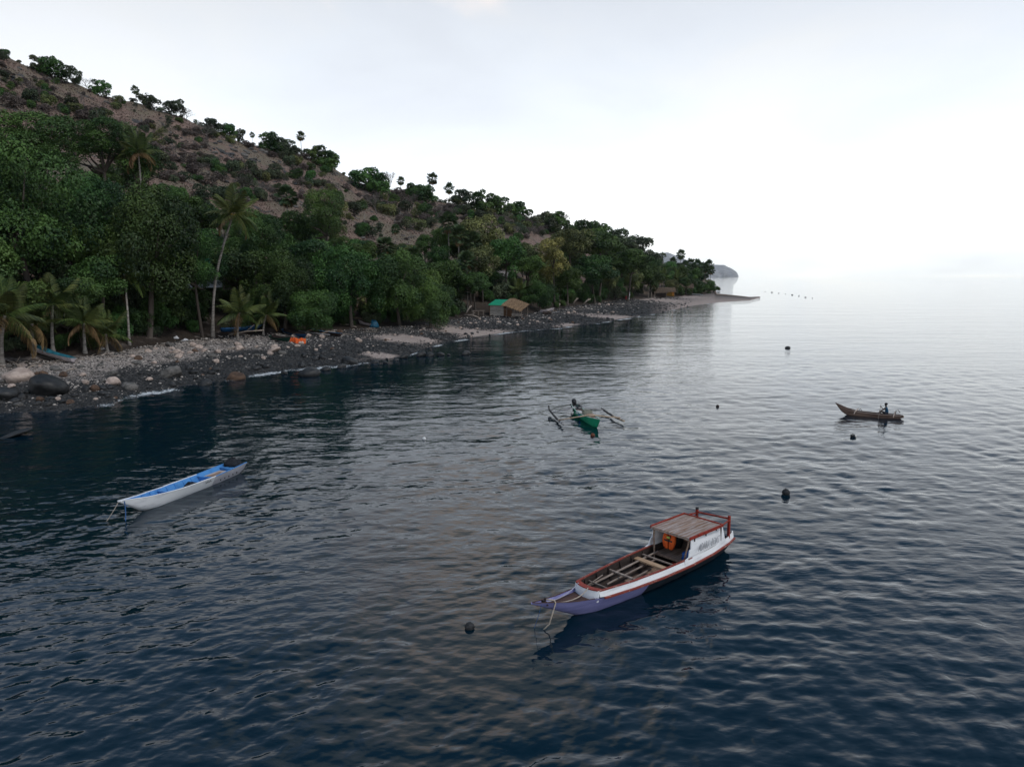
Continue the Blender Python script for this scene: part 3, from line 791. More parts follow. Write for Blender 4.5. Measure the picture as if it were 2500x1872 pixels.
# -- the rest of the wood, kept under the canopy line of the photograph
ENV = np.array([(-400, 150), (0, 262), (150, 285), (280, 330), (345, 430), (460, 455), (520, 530), (600, 512), (700, 505), (760, 470), (850, 560), (900, 590), (1000, 590), (1060, 545), (1120, 540), (1200, 540), (1260, 590), (1340, 575), (1400, 560), (1470, 575), (1540, 608), (1600, 625), (1700, 650), (1745, 690)], float)
def zone(px):
    if px < 200: return 'at the left edge of the wood'
    if px < 500: return 'between the left edge and the tall coconut palm'
    if px < 760: return 'behind the tall coconut palm'
    if px < 1100: return 'on the shore left of the green-roofed hut'
    if px < 1420: return 'behind the green-roofed hut'
    return 'on the point near the thatched huts'
wr2 = random.Random(5); fill = []
KINDS = [('mid', 'dark green', 5), ('midg', 'green', 3), ('olive', 'olive', 2), ('layer', 'layered dark green', 2)]
for att in range(5200):
    if len(fill) > 150: break
    px = wr2.uniform(-230, 1738)
    t = ray(px, 760).x / ray(px, 760).y
    if t > T_VEG - 0.004: continue
    deep = wr2.random() ** 1.4
    Y = float(y_veg(t)) + 3.5 + deep * (62 if px < 520 else 48 if px < 1100 else 75)
    x = t * Y; z = gz(x, Y); h = wr2.uniform(8, 14.5)
    pxx, pyt, _ = to_px((x, Y, z + h)); lim = np.interp(pxx, ENV[:, 0], ENV[:, 1])
    while pyt < lim and h > 3.5:
        h -= 0.7; pyt = to_px((x, Y, z + h))[1]
    if h <= 3.5: continue
    r = h * wr2.uniform(0.36, 0.5)
    if any((x - a) ** 2 + (Y - b) ** 2 < (0.62 * (r + c)) ** 2 for a, b, c in TREES): continue
    # keep the huts, boats and open strand free
    if 1180 < pxx < 1300 and Y < 168: continue
    if 1560 < pxx < 1700 and Y < 318 and h > 4: continue
    if h > 9 and px < 950 and Y < float(y_veg(t)) + 5: continue
    kk = wr2.choices(KINDS, [k[2] for k in KINDS])[0] if px > 700 else wr2.choices(KINDS[:2] + KINDS[3:], [6, 3, 1])[0]
    size = 'tall' if h > 10.5 else ('middling' if h > 7 else 'low')
    lb = f'{size} {kk[1]} tree {zone(pxx)}'
    fill.append(tree(kk[0], x, Y, h, r, lb, f'{kk[1]} trees {zone(pxx)}', zs=wr2.uniform(.9, 1.25)))
print('fill trees', len(fill))

# -- hill scrub: pixel-placed on the slope, dense and bare patches as in the photograph
SKY_ = np.array([(-200, 20), (0, 128), (230, 228), (450, 292), (700, 366), (870, 448), (1100, 496), (1320, 548), (1560, 625), (1700, 660)], float)
BAREP = [(70, 170, 65, 20), (200, 235, 80, 26), (330, 292, 85, 20), (560, 372, 60, 16), (650, 405, 60, 20), (500, 470, 50, 18), (775, 405, 45, 14), (830, 440, 35, 18), (900, 548, 70, 28), (960, 580, 50, 18), (1060, 500, 35, 12), (860, 480, 25, 20)]
OLD_ = [(70, 170, 75, 26), (200, 235, 90, 32), (330, 290, 95, 26), (430, 330, 60, 22), (560, 365, 70, 22), (640, 400, 70, 28), (500, 470, 60, 24), (770, 400, 60, 20), (830, 440, 45, 22), (900, 545, 75, 34), (960, 575, 60, 24), (1060, 498, 45, 16), (860, 480, 30, 24), (270, 370, 30, 22), (1180, 515, 25, 10)]
hs_ = []
hrs = random.Random(11)
nsh = {'green': 0, 'scrub': 0, 'olive': 0, 'bare': 0}
SIDE = lambda px: 'far left slope' if px < 160 else ('left slope' if px < 330 else ('slope left of the coconut palm' if px < 500 else ('slope above the coconut palm' if px < 660 else ('middle slope' if px < 820 else ('slope above the round trees' if px < 980 else ('slope above the hut' if px < 1200 else 'right-hand slope'))))))
for att in range(16000):
    if len(hs_) >= 640: break
    px = hrs.uniform(-120, 1600); a = np.interp(px, SKY_[:, 0], SKY_[:, 1]); b = np.interp(px, ENV[:, 0], ENV[:, 1]) - 2
    if b - a < 12: b = a + 12
    py = a + 1 + (b - a) * hrs.random()
    inb = any(((px - c) / w) ** 2 + ((py - d) / hh) ** 2 < 1 for c, d, w, hh in BAREP)
    if inb and hrs.random() < 0.86: continue
    p = hit(px, py)
    if p is None or p.y > 520: continue
    s = hrs.uniform(0.8, 2.3) if (px < 500 and py < a + (b - a) * .55) else hrs.uniform(1.4, 3.6)
    if px > 850: s = hrs.uniform(1.8, 4.4)
    if inb: s *= 0.5
    if any((p.x - q[0]) ** 2 + (p.y - q[1]) ** 2 < (0.42 * (s + q[2])) ** 2 for q in hs_): continue
    u = hrs.random()
    kind = 'bare' if u < 0.45 else ('scrub' if u < 0.70 else ('green' if u < 0.85 else 'olive'))
    if px < 700 and kind == 'green' and hrs.random() < .35: kind = 'scrub'
    if kind != 'bare' and nsh['green'] + nsh['scrub'] + nsh['olive'] >= 290: kind = 'bare'
    nsh[kind] += 1
    hs_.append((p.x, p.y, s))
    if kind == 'bare' and hrs.random() < .62:
        o = link('dry_bush', SHRUB['dry'][len(hs_) % 4], None, (p.x, p.y, p.z - 0.2 * s), (0, 0, hrs.uniform(0, 6.28)), (s, s, s * hrs.uniform(.6, 1.0)))
        hw = 'high' if py < a + (b - a) * .35 else ('halfway up' if py < a + (b - a) * .7 else 'low')
        tag(o, f'dry grey-brown bush {hw} on the {SIDE(px)}', 'bush', 'dry bushes on the slope')
    elif kind == 'bare':
        o = link('bare_tree', BARE[len(hs_) % 4], None, (p.x, p.y, p.z - 0.1), (0, 0, hrs.uniform(0, 6.28)), s * hrs.uniform(1.5, 2.3))
        hw = 'high' if py < a + (b - a) * .35 else ('halfway up' if py < a + (b - a) * .7 else 'low')
        tag(o, f'leafless grey tree {hw} on the {SIDE(px)}', 'tree', 'leafless trees on the slope')
    else:
        o = link('hillside_shrub', SHRUB[kind][len(hs_) % 4], None, (p.x, p.y, p.z - 0.15 * s), (hrs.uniform(-.1, .1), hrs.uniform(-.1, .1), hrs.uniform(0, 6.28)), (s, s, s * hrs.uniform(.75, 1.25)))
        nm = {'green': 'fresh green', 'scrub': 'grey-green', 'olive': 'olive'}[kind]
        hw = 'high' if py < a + (b - a) * .35 else ('halfway up' if py < a + (b - a) * .7 else 'low')
        tag(o, f'{"large" if s > 2 else "small"} {nm} shrub {hw} on the {SIDE(px)}', 'shrub', f'{nm} shrubs on the slope')
print('scrub', len(hs_), nsh)

# -- skyline trees: pixel of the foot, height and width in photo pixels
def skyline(px, pyf, hp, kind, label, wide=1.0):
    p = None; q = pyf
    while p is None and q < pyf + 60:
        p = hit(px, q); q += 1.5
    m = p.y / F
    h = hp * m
    if kind == 'fan': return fan_palm(p, h * 0.8, h * 0.8 * 0.13 * wide, label, None, int(px), False, 6)
    if kind == 'bare':
        o = link('bare_tree', BARE[int(px) % 4], None, p, (0, 0, px), h * 1.0); return tag(o, label, 'tree')
    if kind == 'shrub':
        o = link('shrub', SHRUB['green'][int(px) % 4], None, p - Vector((0, 0, h * .1)), (0, 0, px), (h * .75 * wide, h * .75 * wide, h * .75)); return tag(o, label, 'shrub')
    kk = {'olive': 'open', 'mid': 'open' if int(px) % 3 == 0 else 'openg', 'midg': 'openg'}[kind]
    return tree(kk, p.x, p.y, h, h * 0.52 * wide, label, None, seed=int(px), zs=1.15 / wide ** .5)
skyline(332, 252, 36, 'fan', 'short fan palm on the skyline of the upper left slope', 1.6)
skyline(617, 350, 30, 'fan', 'tiny fan palm on the skyline left of the tallest skyline palm', 1.3)
skyline(736, 372, 54, 'fan', 'slim fan palm standing highest on the middle skyline', 1.25)
skyline(979, 478, 42, 'fan', 'dark fan palm on the skyline right of the leafless tree', 1.5)
skyline(1056, 482, 62, 'fan', 'fan palm with round dark crown on the right-hand skyline', 1.35)
skyline(1097, 498, 44, 'fan', 'shaggy fan palm with brown skirt low on the right-hand skyline', 1.8)
skyline(430, 285, 50, 'olive', 'dark flat-topped tree on the skyline beside a leafless tree', 1.2)
skyline(125, 185, 55, 'midg', 'rounded green tree on the skyline near the top left corner', 1.5)
skyline(180, 208, 48, 'mid', 'dark open-crowned tree on the top left skyline', 1.1)
skyline(95, 168, 40, 'olive', 'thin olive tree at the top left skyline', 1.5)
skyline(245, 232, 42, 'midg', 'small green tree leaning on the skyline left of the short fan palm', 1.4)
skyline(365, 262, 40, 'olive', 'dull olive tree right of the short fan palm on the skyline', 1.6)
skyline(455, 296, 44, 'bare', 'leafless pale tree on the skyline beside a dark tree')
skyline(215, 220, 40, 'bare', 'leafless thin tree on the upper left skyline')
skyline(560, 330, 38, 'mid', 'small dark tree on the skyline above the rocky brow', 1.5)
skyline(520, 322, 40, 'olive', 'olive tree on the skyline above the dark rocks', 1.6)
skyline(585, 335, 36, 'mid', 'small spiky dark tree on the skyline over the rocks', 1.0)
skyline(660, 368, 48, 'midg', 'bushy green tree on the skyline left of the tallest palm', 1.7)
skyline(700, 378, 46, 'olive', 'olive bush on the skyline touching the tallest palm', 1.6)
skyline(775, 398, 50, 'mid', 'dark bushy tree on the skyline right of the tallest palm', 1.6)
skyline(805, 420, 56, 'mid', 'dark rounded tree where the middle skyline drops', 1.2)
skyline(895, 468, 70, 'midg', 'green spreading tree on the skyline left of a leafless tree', 1.4)
skyline(925, 478, 62, 'mid', 'compact dark green tree on the skyline against the leafless tree', 1.2)
skyline(950, 480, 82, 'bare', 'tall leafless tree on the skyline right of green trees')
skyline(1010, 492, 50, 'midg', 'feathery green tree on the right skyline', 1.6)
skyline(1040, 496, 48, 'midg', 'green rounded tree under the round-crowned skyline palm', 1.5)
skyline(1140, 512, 56, 'olive', 'olive open tree on the right skyline', 1.5)
skyline(1180, 520, 60, 'mid', 'dark open-branched tree on the right skyline', 1.4)
skyline(1225, 530, 58, 'mid', 'dense dark tree on the right skyline', 1.6)
skyline(1262, 540, 54, 'mid', 'dense dark tree at the end of the high right skyline', 1.5)
skyline(1330, 566, 62, 'olive', 'brownish round tree on the lower right skyline', 1.5)
skyline(1358, 575, 66, 'mid', 'dark tree left of the tall leafless skyline tree', 1.2)
skyline(1385, 584, 88, 'bare', 'pale leafless tree standing up from the lower right skyline')
skyline(1415, 592, 66, 'mid', 'dark tree right of the pale leafless skyline tree', 1.5)
skyline(1450, 602, 70, 'mid', 'rounded dark tree on the skyline above the layered trees', 1.5)
skyline(1500, 616, 66, 'olive', 'olive tree on the descending skyline towards the point', 1.6)
skyline(1545, 632, 66, 'mid', 'dark spreading tree on the last high skyline before the point', 1.7)
skyline(1590, 645, 44, 'olive', 'grey-green tree where the skyline meets the far headland', 1.7)

# a ragged fringe of low bushes along the skyline
for i in range(46):
    px = 10 + i * 33 + (i * 71 % 23); a = float(np.interp(px, SKY_[:, 0], SKY_[:, 1])); p = None; q = a - 8
    while p is None and q < a + 40: p = hit(px, q); q += 1.5
    if p is None: continue
    s = 0.8 + (i * 37 % 17) / 17 * 1.3
    o = link('skyline_bush', SHRUB[('scrub', 'olive', 'green')[i % 3]][i % 4], None, p - Vector((0, 0, .25 * s)), (.1, .1, i), (s, s, s * .9))
    tag(o, f'low {("grey-green", "olive", "green")[i % 3]} bush on the skyline of the {SIDE(px)}', 'shrub', 'low bushes along the skyline')

# -- tall coconut palm and its neighbours on the strand: (foot pixel, top pixel, frond length)
def coco_px(fx, fy, tx, tyy, flen, label, seed, dy=0.0, **kw):
    f = at_beach(fx, fy); t = on_y(tx, tyy, f.y + dy)
    return coconut(f, t, flen, label, 'coconut palms along the strand', seed=seed, **kw)
coco_px(520, 826, 570, 522, 4.1, 'tall leaning coconut palm with yellow nuts', 1, nf=22, nuts=True, r0=0.19, old=2)
coco_px(580, 826, 585, 762, 3.6, 'young coconut palm right of the tall coconut trunk', 2, nf=16, r0=.16)
coco_px(643, 820, 650, 768, 3.4, 'young coconut palm beside the orange cloth', 3, nf=14, r0=.15)
coco_px(5, 890, 12, 770, 4.4, 'coconut palm with yellowing fronds at the left picture edge', 4, nf=18, r0=.2, old=3)
coco_px(82, 866, 78, 790, 3.8, 'coconut palm behind the beached turquoise boat', 5, nf=15, old=2)
coco_px(208, 862, 205, 788, 3.4, 'coconut palm with a yellow hanging frond, second from the turquoise boat', 6, nf=15, old=3)
coco_px(316, 842, 303, 668, 3.9, 'thin-trunked coconut palm with wide level fronds', 7, nf=15, r0=.13, dy=3)
coco_px(130, 862, 128, 745, 3.6, 'shaded coconut palm between the left-hand palms', 8, nf=13)
coco_px(262, 858, 258, 815, 3.2, 'low young coconut palm at the edge of the pale pebbles', 9, nf=12, old=2, r0=.15)
coco_px(-90, 905, -95, 760, 4.4, 'coconut palm just beyond the left edge', 10, nf=16)
coco_px(1270, 745, 1268, 712, 3.6, 'shaded coconut palm behind the thatched lean-to', 11, nf=14)
coco_px(1620, 712, 1618, 678, 5.6, 'feathery coconut palm over the thatched huts', 12, nf=18)
coco_px(1590, 716, 1588, 690, 5.0, 'small coconut palm left of the thatched huts', 13, nf=14)
coco_px(1660, 712, 1655, 682, 5.4, 'coconut palm behind the long white beached boat', 14, nf=16)
# palm with yellow heart on the slope
p_ = on_y(338, 372, 128); coconut((p_.x, p_.y, gz(p_.x, p_.y)), p_, 4.2, 'palm with a bright yellow heart among trees on the left slope', None, 18, 21, old=5)

# -- fan palms of the wood
def fan_px(px, pyc, Y, crown, label, seed, split=False, group=None, dead=8):
    crown *= 0.62
    p = on_y(px, pyc, Y); z = gz(p.x, p.y)
    return fan_palm((p.x, p.y, z), p.z - z, crown, label, group, seed, split, dead)
fan_px(1140, 640, 158, 2.3, 'large fan palm with pale trunk left of the hut', 1, True)
fan_px(1118, 655, 161, 2.0, 'fan palm crowded behind the large pale-trunked fan palm', 2, True)
fan_px(1095, 545, 176, 2.6, 'tall fan palm above the large pale-trunked fan palm', 3, True)
fan_px(1120, 575, 172, 2.4, 'fan palm right below the tallest fan palm of the wood', 4, True)
fan_px(1155, 590, 174, 2.2, 'fan palm between the tall fan palm and the olive tree', 5, True)
fan_px(940, 605, 150, 2.2, 'fan palm with brown heart above the round shore trees', 6, True)
fan_px(1008, 625, 150, 2.0, 'fan palm with brown skirt right of another fan palm', 7, True)
fan_px(700, 480, 150, 2.3, 'fan palm with yellow heart below the bare slope', 8, True)
fan_px(965, 560, 215, 1.5, 'small dry fan palm on the bare slope', 9)
fan_px(888, 502, 240, 1.5, 'small yellowish fan palm on the slope', 10)
fan_px(1243, 510, 330, 1.8, 'small fan palm high on the right slope', 12)
for i, (px, pyc, Y, c) in enumerate([(1642, 640, 395, 2.6), (1655, 655, 380, 2.7), (1662, 622, 400, 2.9), (1672, 650, 378, 2.8), (1686, 644, 390, 2.9), (1694, 655, 372, 2.7), (1703, 646, 384, 2.8), (1713, 652, 392, 2.8), (1722, 655, 378, 2.7), (1730, 648, 386, 2.9), (1633, 662, 400, 2.6), (1681, 664, 366, 2.5), (1710, 664, 368, 2.4), (1735, 660, 384, 2.4)]):
    fan_px(px, pyc, Y, c, 'the fan palm rising highest in the grove on the point' if i == 2 else ('outermost fan palm of the grove, nearest the sea' if i == 13 else 'fan palm in the dense grove on the point'), 20 + i, False, 'fan palms in the grove on the point')
# bushes at the tip of the point
for i, (px, pf, hp) in enumerate([(1703, 719, 30), (1716, 718, 36), (1730, 716, 32), (1742, 714, 24), (1710, 716, 40), (1752, 711, 14)]):
    p = at_beach(px, pf); h = hp * p.y / F
    o = link('shrub', SHRUB['green'][i % 4], None, p, (0, 0, i), (h * .62,) * 3)
    tag(o, 'lowest green bush at the very tip of the point' if i == 5 else 'green bush under the fan palms at the tip of the point', 'shrub', 'bushes at the tip of the point')
# low undergrowth along the strand and below the canopy
UND = []
for i, (px, dY, s) in enumerate([(285, 5, 2.0), (318, 6, 2.6), (345, 5, 2.0), (372, 6, 2.8), (400, 5, 2.2), (430, 6, 2.6), (455, 8, 3.0), (250, 6, 2.2), (480, 9, 3.0)]):
    t = ray(px, 800).x / ray(px, 800).y; Y = float(y_veg(t)) + dY; x = t * Y; UND.append((x, Y, s))
    tag(link('undergrowth_bush', SHRUB['dark'][i % 4], None, (x, Y, gz(x, Y) - .3), (0, 0, i), (s, s, s * 1.2)), 'dark shaded bush under the wide rounded crown', 'shrub', 'shaded bushes under the wide rounded crown')
for i in range(900):
    if len(UND) >= 230: break
    px = wr2.uniform(-170, 1700); t = ray(px, 790).x / ray(px, 790).y
    if t > T_VEG: continue
    Y = float(y_veg(t)) + 3.0 + wr2.random() ** 1.6 * 30; x = t * Y; z = gz(x, Y)
    if 1150 < px < 1330 and Y < 172: continue
    if 480 < px < 545 and Y < 104: continue
    if 1560 < px < 1700 and Y < 322: continue
    s = wr2.uniform(1.0, 2.0) if Y < float(y_veg(t)) + 6 else wr2.uniform(1.8, 3.6)
    if any((x - a) ** 2 + (Y - b) ** 2 < (.5 * (s + c)) ** 2 for a, b, c in UND): continue
    UND.append((x, Y, s))
    k_ = ('dark', 'green', 'dark', 'scrub')[i % 4]
    o = link('undergrowth_bush', SHRUB[k_][i % 4], None, (x, Y, z - .2 * s), (0, 0, i), (s, s, s * wr2.uniform(.9, 1.4)))
    tag(o, f'{"tall" if s > 2.4 else "low"} {dict(dark="dark", green="green", scrub="greyish")[k_]} undergrowth bush {zone(px)}', 'shrub', f'undergrowth bushes {zone(px)}')
# ================================================================== boats
WHITE = mat('white_boat_paint', (0.80, 0.81, 0.83), 0.5, color2=(0.52, 0.53, 0.56), scale=1.6, detail=8, bump=0.15, bscale=30, spec=0.4, lo=0.25, hi=0.5, stretch=(0.5, 1, 3))
LAV = mat('lavender_boat_paint', (0.27, 0.27, 0.52), 0.6, color2=(0.19, 0.19, 0.40), scale=2.5, detail=8, bump=0.2, bscale=25, stretch=(0.4, 1, 3))
DARKHULL = mat('dark_shaded_hull', (0.022, 0.035, 0.050), 0.7, color2=(0.010, 0.014, 0.020), scale=3, bump=0.2)  # dark teal aft hull, shadow below the rail put into its colour
RED = mat('red_boat_paint', (0.26, 0.028, 0.016), 0.55, color2=(0.10, 0.020, 0.014), scale=6, detail=8, bump=0.25, bscale=30, lo=0.3, hi=0.5)
REDWORN = mat('worn_red_rail', (0.23, 0.042, 0.030), 0.65, color2=(0.34, 0.19, 0.155), scale=7, detail=8, bump=0.3, bscale=30, lo=0.36, hi=0.44)
OLDWOOD = mat('weathered_plank', (0.36, 0.25, 0.19), 0.85, color2=(0.17, 0.115, 0.085), scale=5, detail=8, bump=0.4, bscale=22, stretch=(0.35, 3, 3), obj_rand=0.16)
ROOFWOOD = mat('bleached_roof_plank', (0.40, 0.34, 0.32), 0.85, color2=(0.26, 0.16, 0.11), scale=4, detail=8, bump=0.4, bscale=22, stretch=(0.35, 3, 3), obj_rand=0.12, lo=0.40, hi=0.62)
DARKWOOD = mat('dark_wet_wood', (0.055, 0.038, 0.032), 0.8, color2=(0.022, 0.016, 0.015), scale=4, bump=0.3, stretch=(0.4, 2, 2))
BROWNWOOD = mat('brown_deck_wood', (0.105, 0.052, 0.042), 0.75, color2=(0.05, 0.028, 0.024), scale=4, bump=0.3, stretch=(0.4, 2, 2))
POLEWOOD = mat('grey_pole_wood', (0.34, 0.28, 0.24), 0.85, color2=(0.16, 0.12, 0.10), scale=6, bump=0.3, obj_rand=0.2, stretch=(0.3, 2, 2))
ROPEM = mat('pale_rope', (0.52, 0.44, 0.36), 0.9, var=0.4, scale=30)
BLUEROPE = mat('blue_rope', (0.04, 0.12, 0.30), 0.8, var=0.4, scale=30)
BLUEM = mat('blue_plastic', (0.015, 0.11, 0.42), 0.4, color2=(0.01, 0.06, 0.25), scale=3)
ORANGE = mat('orange_cloth', (0.75, 0.13, 0.02), 0.75, color2=(0.5, 0.07, 0.015), scale=5, bump=0.3)
LIME = mat('lime_reflective', (0.45, 0.55, 0.12), 0.5, var=0.3)
BLACK = mat('black_rubber', (0.012, 0.013, 0.015), 0.6, color2=(0.03, 0.03, 0.032), scale=9, bump=0.3)
BLUEPAINT = mat('bright_blue_paint', (0.075, 0.27, 0.60), 0.55, color2=(0.04, 0.17, 0.44), scale=2.5, detail=8, bump=0.15, lo=0.3, hi=0.55)
LETTER = mat('grey_lettering', (0.42, 0.43, 0.46), 0.7, var=0.3, scale=9)
LETTERB = mat('black_lettering', (0.02, 0.02, 0.022), 0.7, var=0.3)

def ip(xs, tab):
    return np.interp(xs, [a for a, _ in tab], [b for _, b in tab])
class Hull:
    """boat form from curves along its length: half beam, sheer, keel; e shapes the section"""
    def __init__(s, beam, sheer, keel, e=0.6, n=7): s.b, s.s, s.k, s.e, s.n = beam, sheer, keel, e, n
    def pt(s, x, v, side, off=0.0):
        b = float(ip(x, s.b)) ; zt = float(ip(x, s.s)); zk = float(ip(x, s.k))
        return Vector((x, side * max(b * v ** s.e - off, 0.0), zk + (zt - zk) * v + (off * 0.8 if v < 1 else 0)))
    def shell(s, xs, off=0.0, v0=0.0, v1=1.0):
        mb = MB(); vs = np.linspace(v0, v1, s.n)
        rings = [[s.pt(x, v, -1, off) for v in vs[::-1]] + [s.pt(x, v, 1, off) for v in (vs[1:] if v0 == 0 else vs)] for x in xs]
        if v0 == 0: return mb.loft(rings)
        h_ = len(vs)
        mb.loft([r_[:h_] for r_ in rings]); mb.loft([r_[h_:] for r_ in rings]); return mb
    def rail(s, xs, w, h, dz=0.0, out=0.0, side=None):
        mb = MB()
        for sd in ((-1, 1) if side is None else (side,)):
            rings = []
            for x in xs:
                p = s.pt(x, 1, sd); y = p.y + sd * out
                rings.append([Vector((x, y - w / 2, p.z + dz)), Vector((x, y + w / 2, p.z + dz)), Vector((x, y + w / 2, p.z + dz + h)), Vector((x, y - w / 2, p.z + dz + h))])
            mb.loft(rings, True, True)
        return mb
def deck(hull, xs, z_of, inset=0.03, th=0.03):
    mb = MB(); top = []; bot = []
    rings = []
    for x in xs:
        zt = z_of(x); zk = float(ip(x, hull.k)); zs_ = float(ip(x, hull.s)); v = min(max((zt - zk) / max(zs_ - zk, 1e-3), 0), 1)
        y = max(float(ip(x, hull.b)) * v ** hull.e - inset, 0.005)
        rings.append([Vector((x, -y, zt)), Vector((x, y, zt)), Vector((x, y, zt - th)), Vector((x, -y, zt - th))])
    return mb.loft(rings, True, True)
def lettering(text, size, parent, material, loc, rot, shear=0.0, extrude=0.003, xscale=1.0, name='lettering'):
    cu = bpy.data.curves.new('txt', 'FONT'); cu.body = text; cu.size = size; cu.extrude = extrude; cu.align_x = 'CENTER'; cu.align_y = 'CENTER'; cu.shear = shear; cu.resolution_u = 2; cu.offset = -size * .012
    t = bpy.data.objects.new('txt', cu); COL.objects.link(t)
    bpy.context.view_layer.update()
    me = bpy.data.meshes.new_from_object(t.evaluated_get(bpy.context.evaluated_depsgraph_get()))
    bpy.data.objects.remove(t); me.materials.clear(); me.materials.append(material); me.name = name
    return link(name, me, parent, loc, rot, (xscale, 1, 1))

# ------------------------------------------------------------------ the cabin boat in front
B = empty('moored_boat', (8.64, 26.95, 0), R(-138.0), 'white open boat with plank-roofed cabin and lavender bow', 'boat')
lower = Hull([(0.65, .54), (1.2, .68), (2.5, .84), (4, .90), (5.5, .86), (7, .74), (8.2, .58), (9.3, .37), (10.2, .17), (10.85, .03)],
             [(0.65, .56), (2, .54), (4, .52), (6, .52), (8.2, .55), (9.5, .72), (10.85, 1.02)],
             [(0.65, .02), (0.9, -.22), (2, -.34), (7.2, -.34), (8.4, -.2), (8.95, .0), (10.85, .97)], e=0.62)
xa = np.linspace(.65, 6.2, 22); xb = np.linspace(6.2, 10.85, 28)
lower.shell(xa).build('aft_planking', DARKHULL, B, True)
lower.shell(xb).build('bow_planking', LAV, B, True)['label'] = 'lavender painted bow planking'
tr = MB(); r_ = [lower.pt(.65, v, -1) for v in np.linspace(1, 0, 6)] + [lower.pt(.65, v, 1) for v in np.linspace(0, 1, 6)[1:]]
tr.add(r_, [tuple(range(len(r_)))]); tr.build('transom', DARKHULL, B)
lower.shell(np.linspace(.7, 8.5, 30), off=.05).build('lining', DARKWOOD, B, True)
lower.rail(np.linspace(.62, 8.25, 40), .07, .06, dz=-.03, out=.02).build('rub_rail', REDWORN, B, bevel=.01)
# upper strake, leaning in a little, rounded off to the front board of the well
up_b = lambda x: float(ip(x, lower.b)) - .05
up_z = lambda x: float(ip(x, [(0.65, .84), (1.2, .78), (4, .74), (7, .74), (8.45, .77)]))
xs = np.linspace(.65, 8.4, 44)
for sd in (-1, 1):
    rings = []
    for x in xs:
        p = lower.pt(x, 1, sd); y = sd * up_b(x); zt = up_z(x)
        rings.append([Vector((x, p.y - sd * .01, p.z + .03)), Vector((x, y, zt)), Vector((x, y - sd * .03, zt)), Vector((x, p.y - sd * .05, p.z + .03))])
    MB().loft(rings, True, True).build('upper_strake', WHITE, B)
    gr_ = [[Vector((x, sd * (up_b(x) + .012), up_z(x) + .003)), Vector((x, sd * (up_b(x) - .055), up_z(x) + .003)), Vector((x, sd * (up_b(x) - .055), up_z(x) + .04)), Vector((x, sd * (up_b(x) + .012), up_z(x) + .04))] for x in np.linspace(3.9, 8.4, 26)]
    MB().loft(gr_, True, True).build('gunwale', REDWORN, B)
    sl_ = [[Vector((x, sd * (up_b(x) - .004), up_z(x) + .001)), Vector((x, sd * (up_b(x) - .05), up_z(x) + .001)), Vector((x, sd * (up_b(x) - .06), float(ip(x, lower.s)) - .01)), Vector((x, sd * (up_b(x) - .02), float(ip(x, lower.s)) - .01))] for x in np.linspace(.75, 8.4, 26)]
    MB().loft(sl_, True, True).build('inner_board', DARKWOOD, B)
w8 = up_b(8.4)
fr_ = []
for y in np.linspace(-w8 - .005, w8 + .005, 9):
    x = 8.43 + .14 * (1 - (y / w8) ** 2)
    fr_.append([Vector((x + .05, y, .44)), Vector((x, y, .79)), Vector((x - .035, y, .79)), Vector((x + .015, y, .44))])
MB().loft(fr_, True, True).build('well_front_board', WHITE, B)
fr_ = [[Vector((8.43 + .14 * (1 - (y / w8) ** 2) + d, y, z)) for d, z in ((.02, .792), (-.17, .792), (-.17, .825), (.02, .825))] for y in np.linspace(-w8 + .03, w8 - .03, 7)]
MB().loft(fr_, True, True).build('well_front_plank', RED, B)
deck(lower, np.linspace(.9, 8.3, 20), lambda x: .06, .10).build('bilge_board', DARKWOOD, B)
deck(lower, np.linspace(8.45, 10.65, 12), lambda x: float(ip(x, lower.s)) - .10).build('foredeck', BROWNWOOD, B)
lower.rail(np.linspace(8.6, 10.8, 12), .035, .012, dz=-.004, out=-.012).build('bow_rail', BROWNWOOD, B)
MB().beam((10.3, -.12, .84), (10.3, .12, .84), .06, .10).tube([(10.3, 0, .74), (10.3, 0, 1.0)], .035, 7).build('mooring_bitt', DARKWOOD, B)
# inside: bottom boards, cross beams, loose poles
for i in range(9):
    y = -.42 + i * .105
    MB().box((5.0 + (i % 3) * .13, y, .095 + .006 * (i % 2)), (2.0, .092, .025)).build('floor_plank', OLDWOOD, B)
for i in range(4):
    MB().box((6.9, -.22 + i * .13, .11), (1.1, .115, .025)).build('floor_plank', OLDWOOD, B)
for x, w, hh, m_ in ((7.75, .06, .05, POLEWOOD), (6.55, .09, .05, POLEWOOD), (4.62, .06, .05, POLEWOOD), (5.0, .24, .06, mat('pale_thwart', (.50, .36, .24), .8, color2=(.36, .22, .13), scale=4, bump=.3, stretch=(2, .4, 2)))):
    y = up_b(x) - .06; MB().box((x, 0, .60 if w < .2 else .56), (w, 2 * y, hh)).build('thwart', m_, B, bevel=.008)
for a, b, r_ in (((7.9, -.42, .50), (3.9, -.62, .56), .035), ((7.2, -.22, .42), (4.2, -.45, .40), .032), ((7.0, .02, .30), (4.9, -.15, .32), .036), ((7.4, .30, .22), (5.2, .18, .26), .03), ((8.3, -.33, .55), (7.1, -.50, .62), .018)):
    MB().tube([a, ((Vector(a) + Vector(b)) / 2 + Vector((0, .02, .015))), b], r_, 7).build('pole', POLEWOOD, B)
for x in np.linspace(4.6, 8.0, 6):
    for sd in (-1, 1):
        MB().beam((x, sd * (up_b(x) - .07), up_z(x) - .03), (x, sd * (up_b(x) - .16), .32), .04, .05).build('rib', DARKWOOD, B)
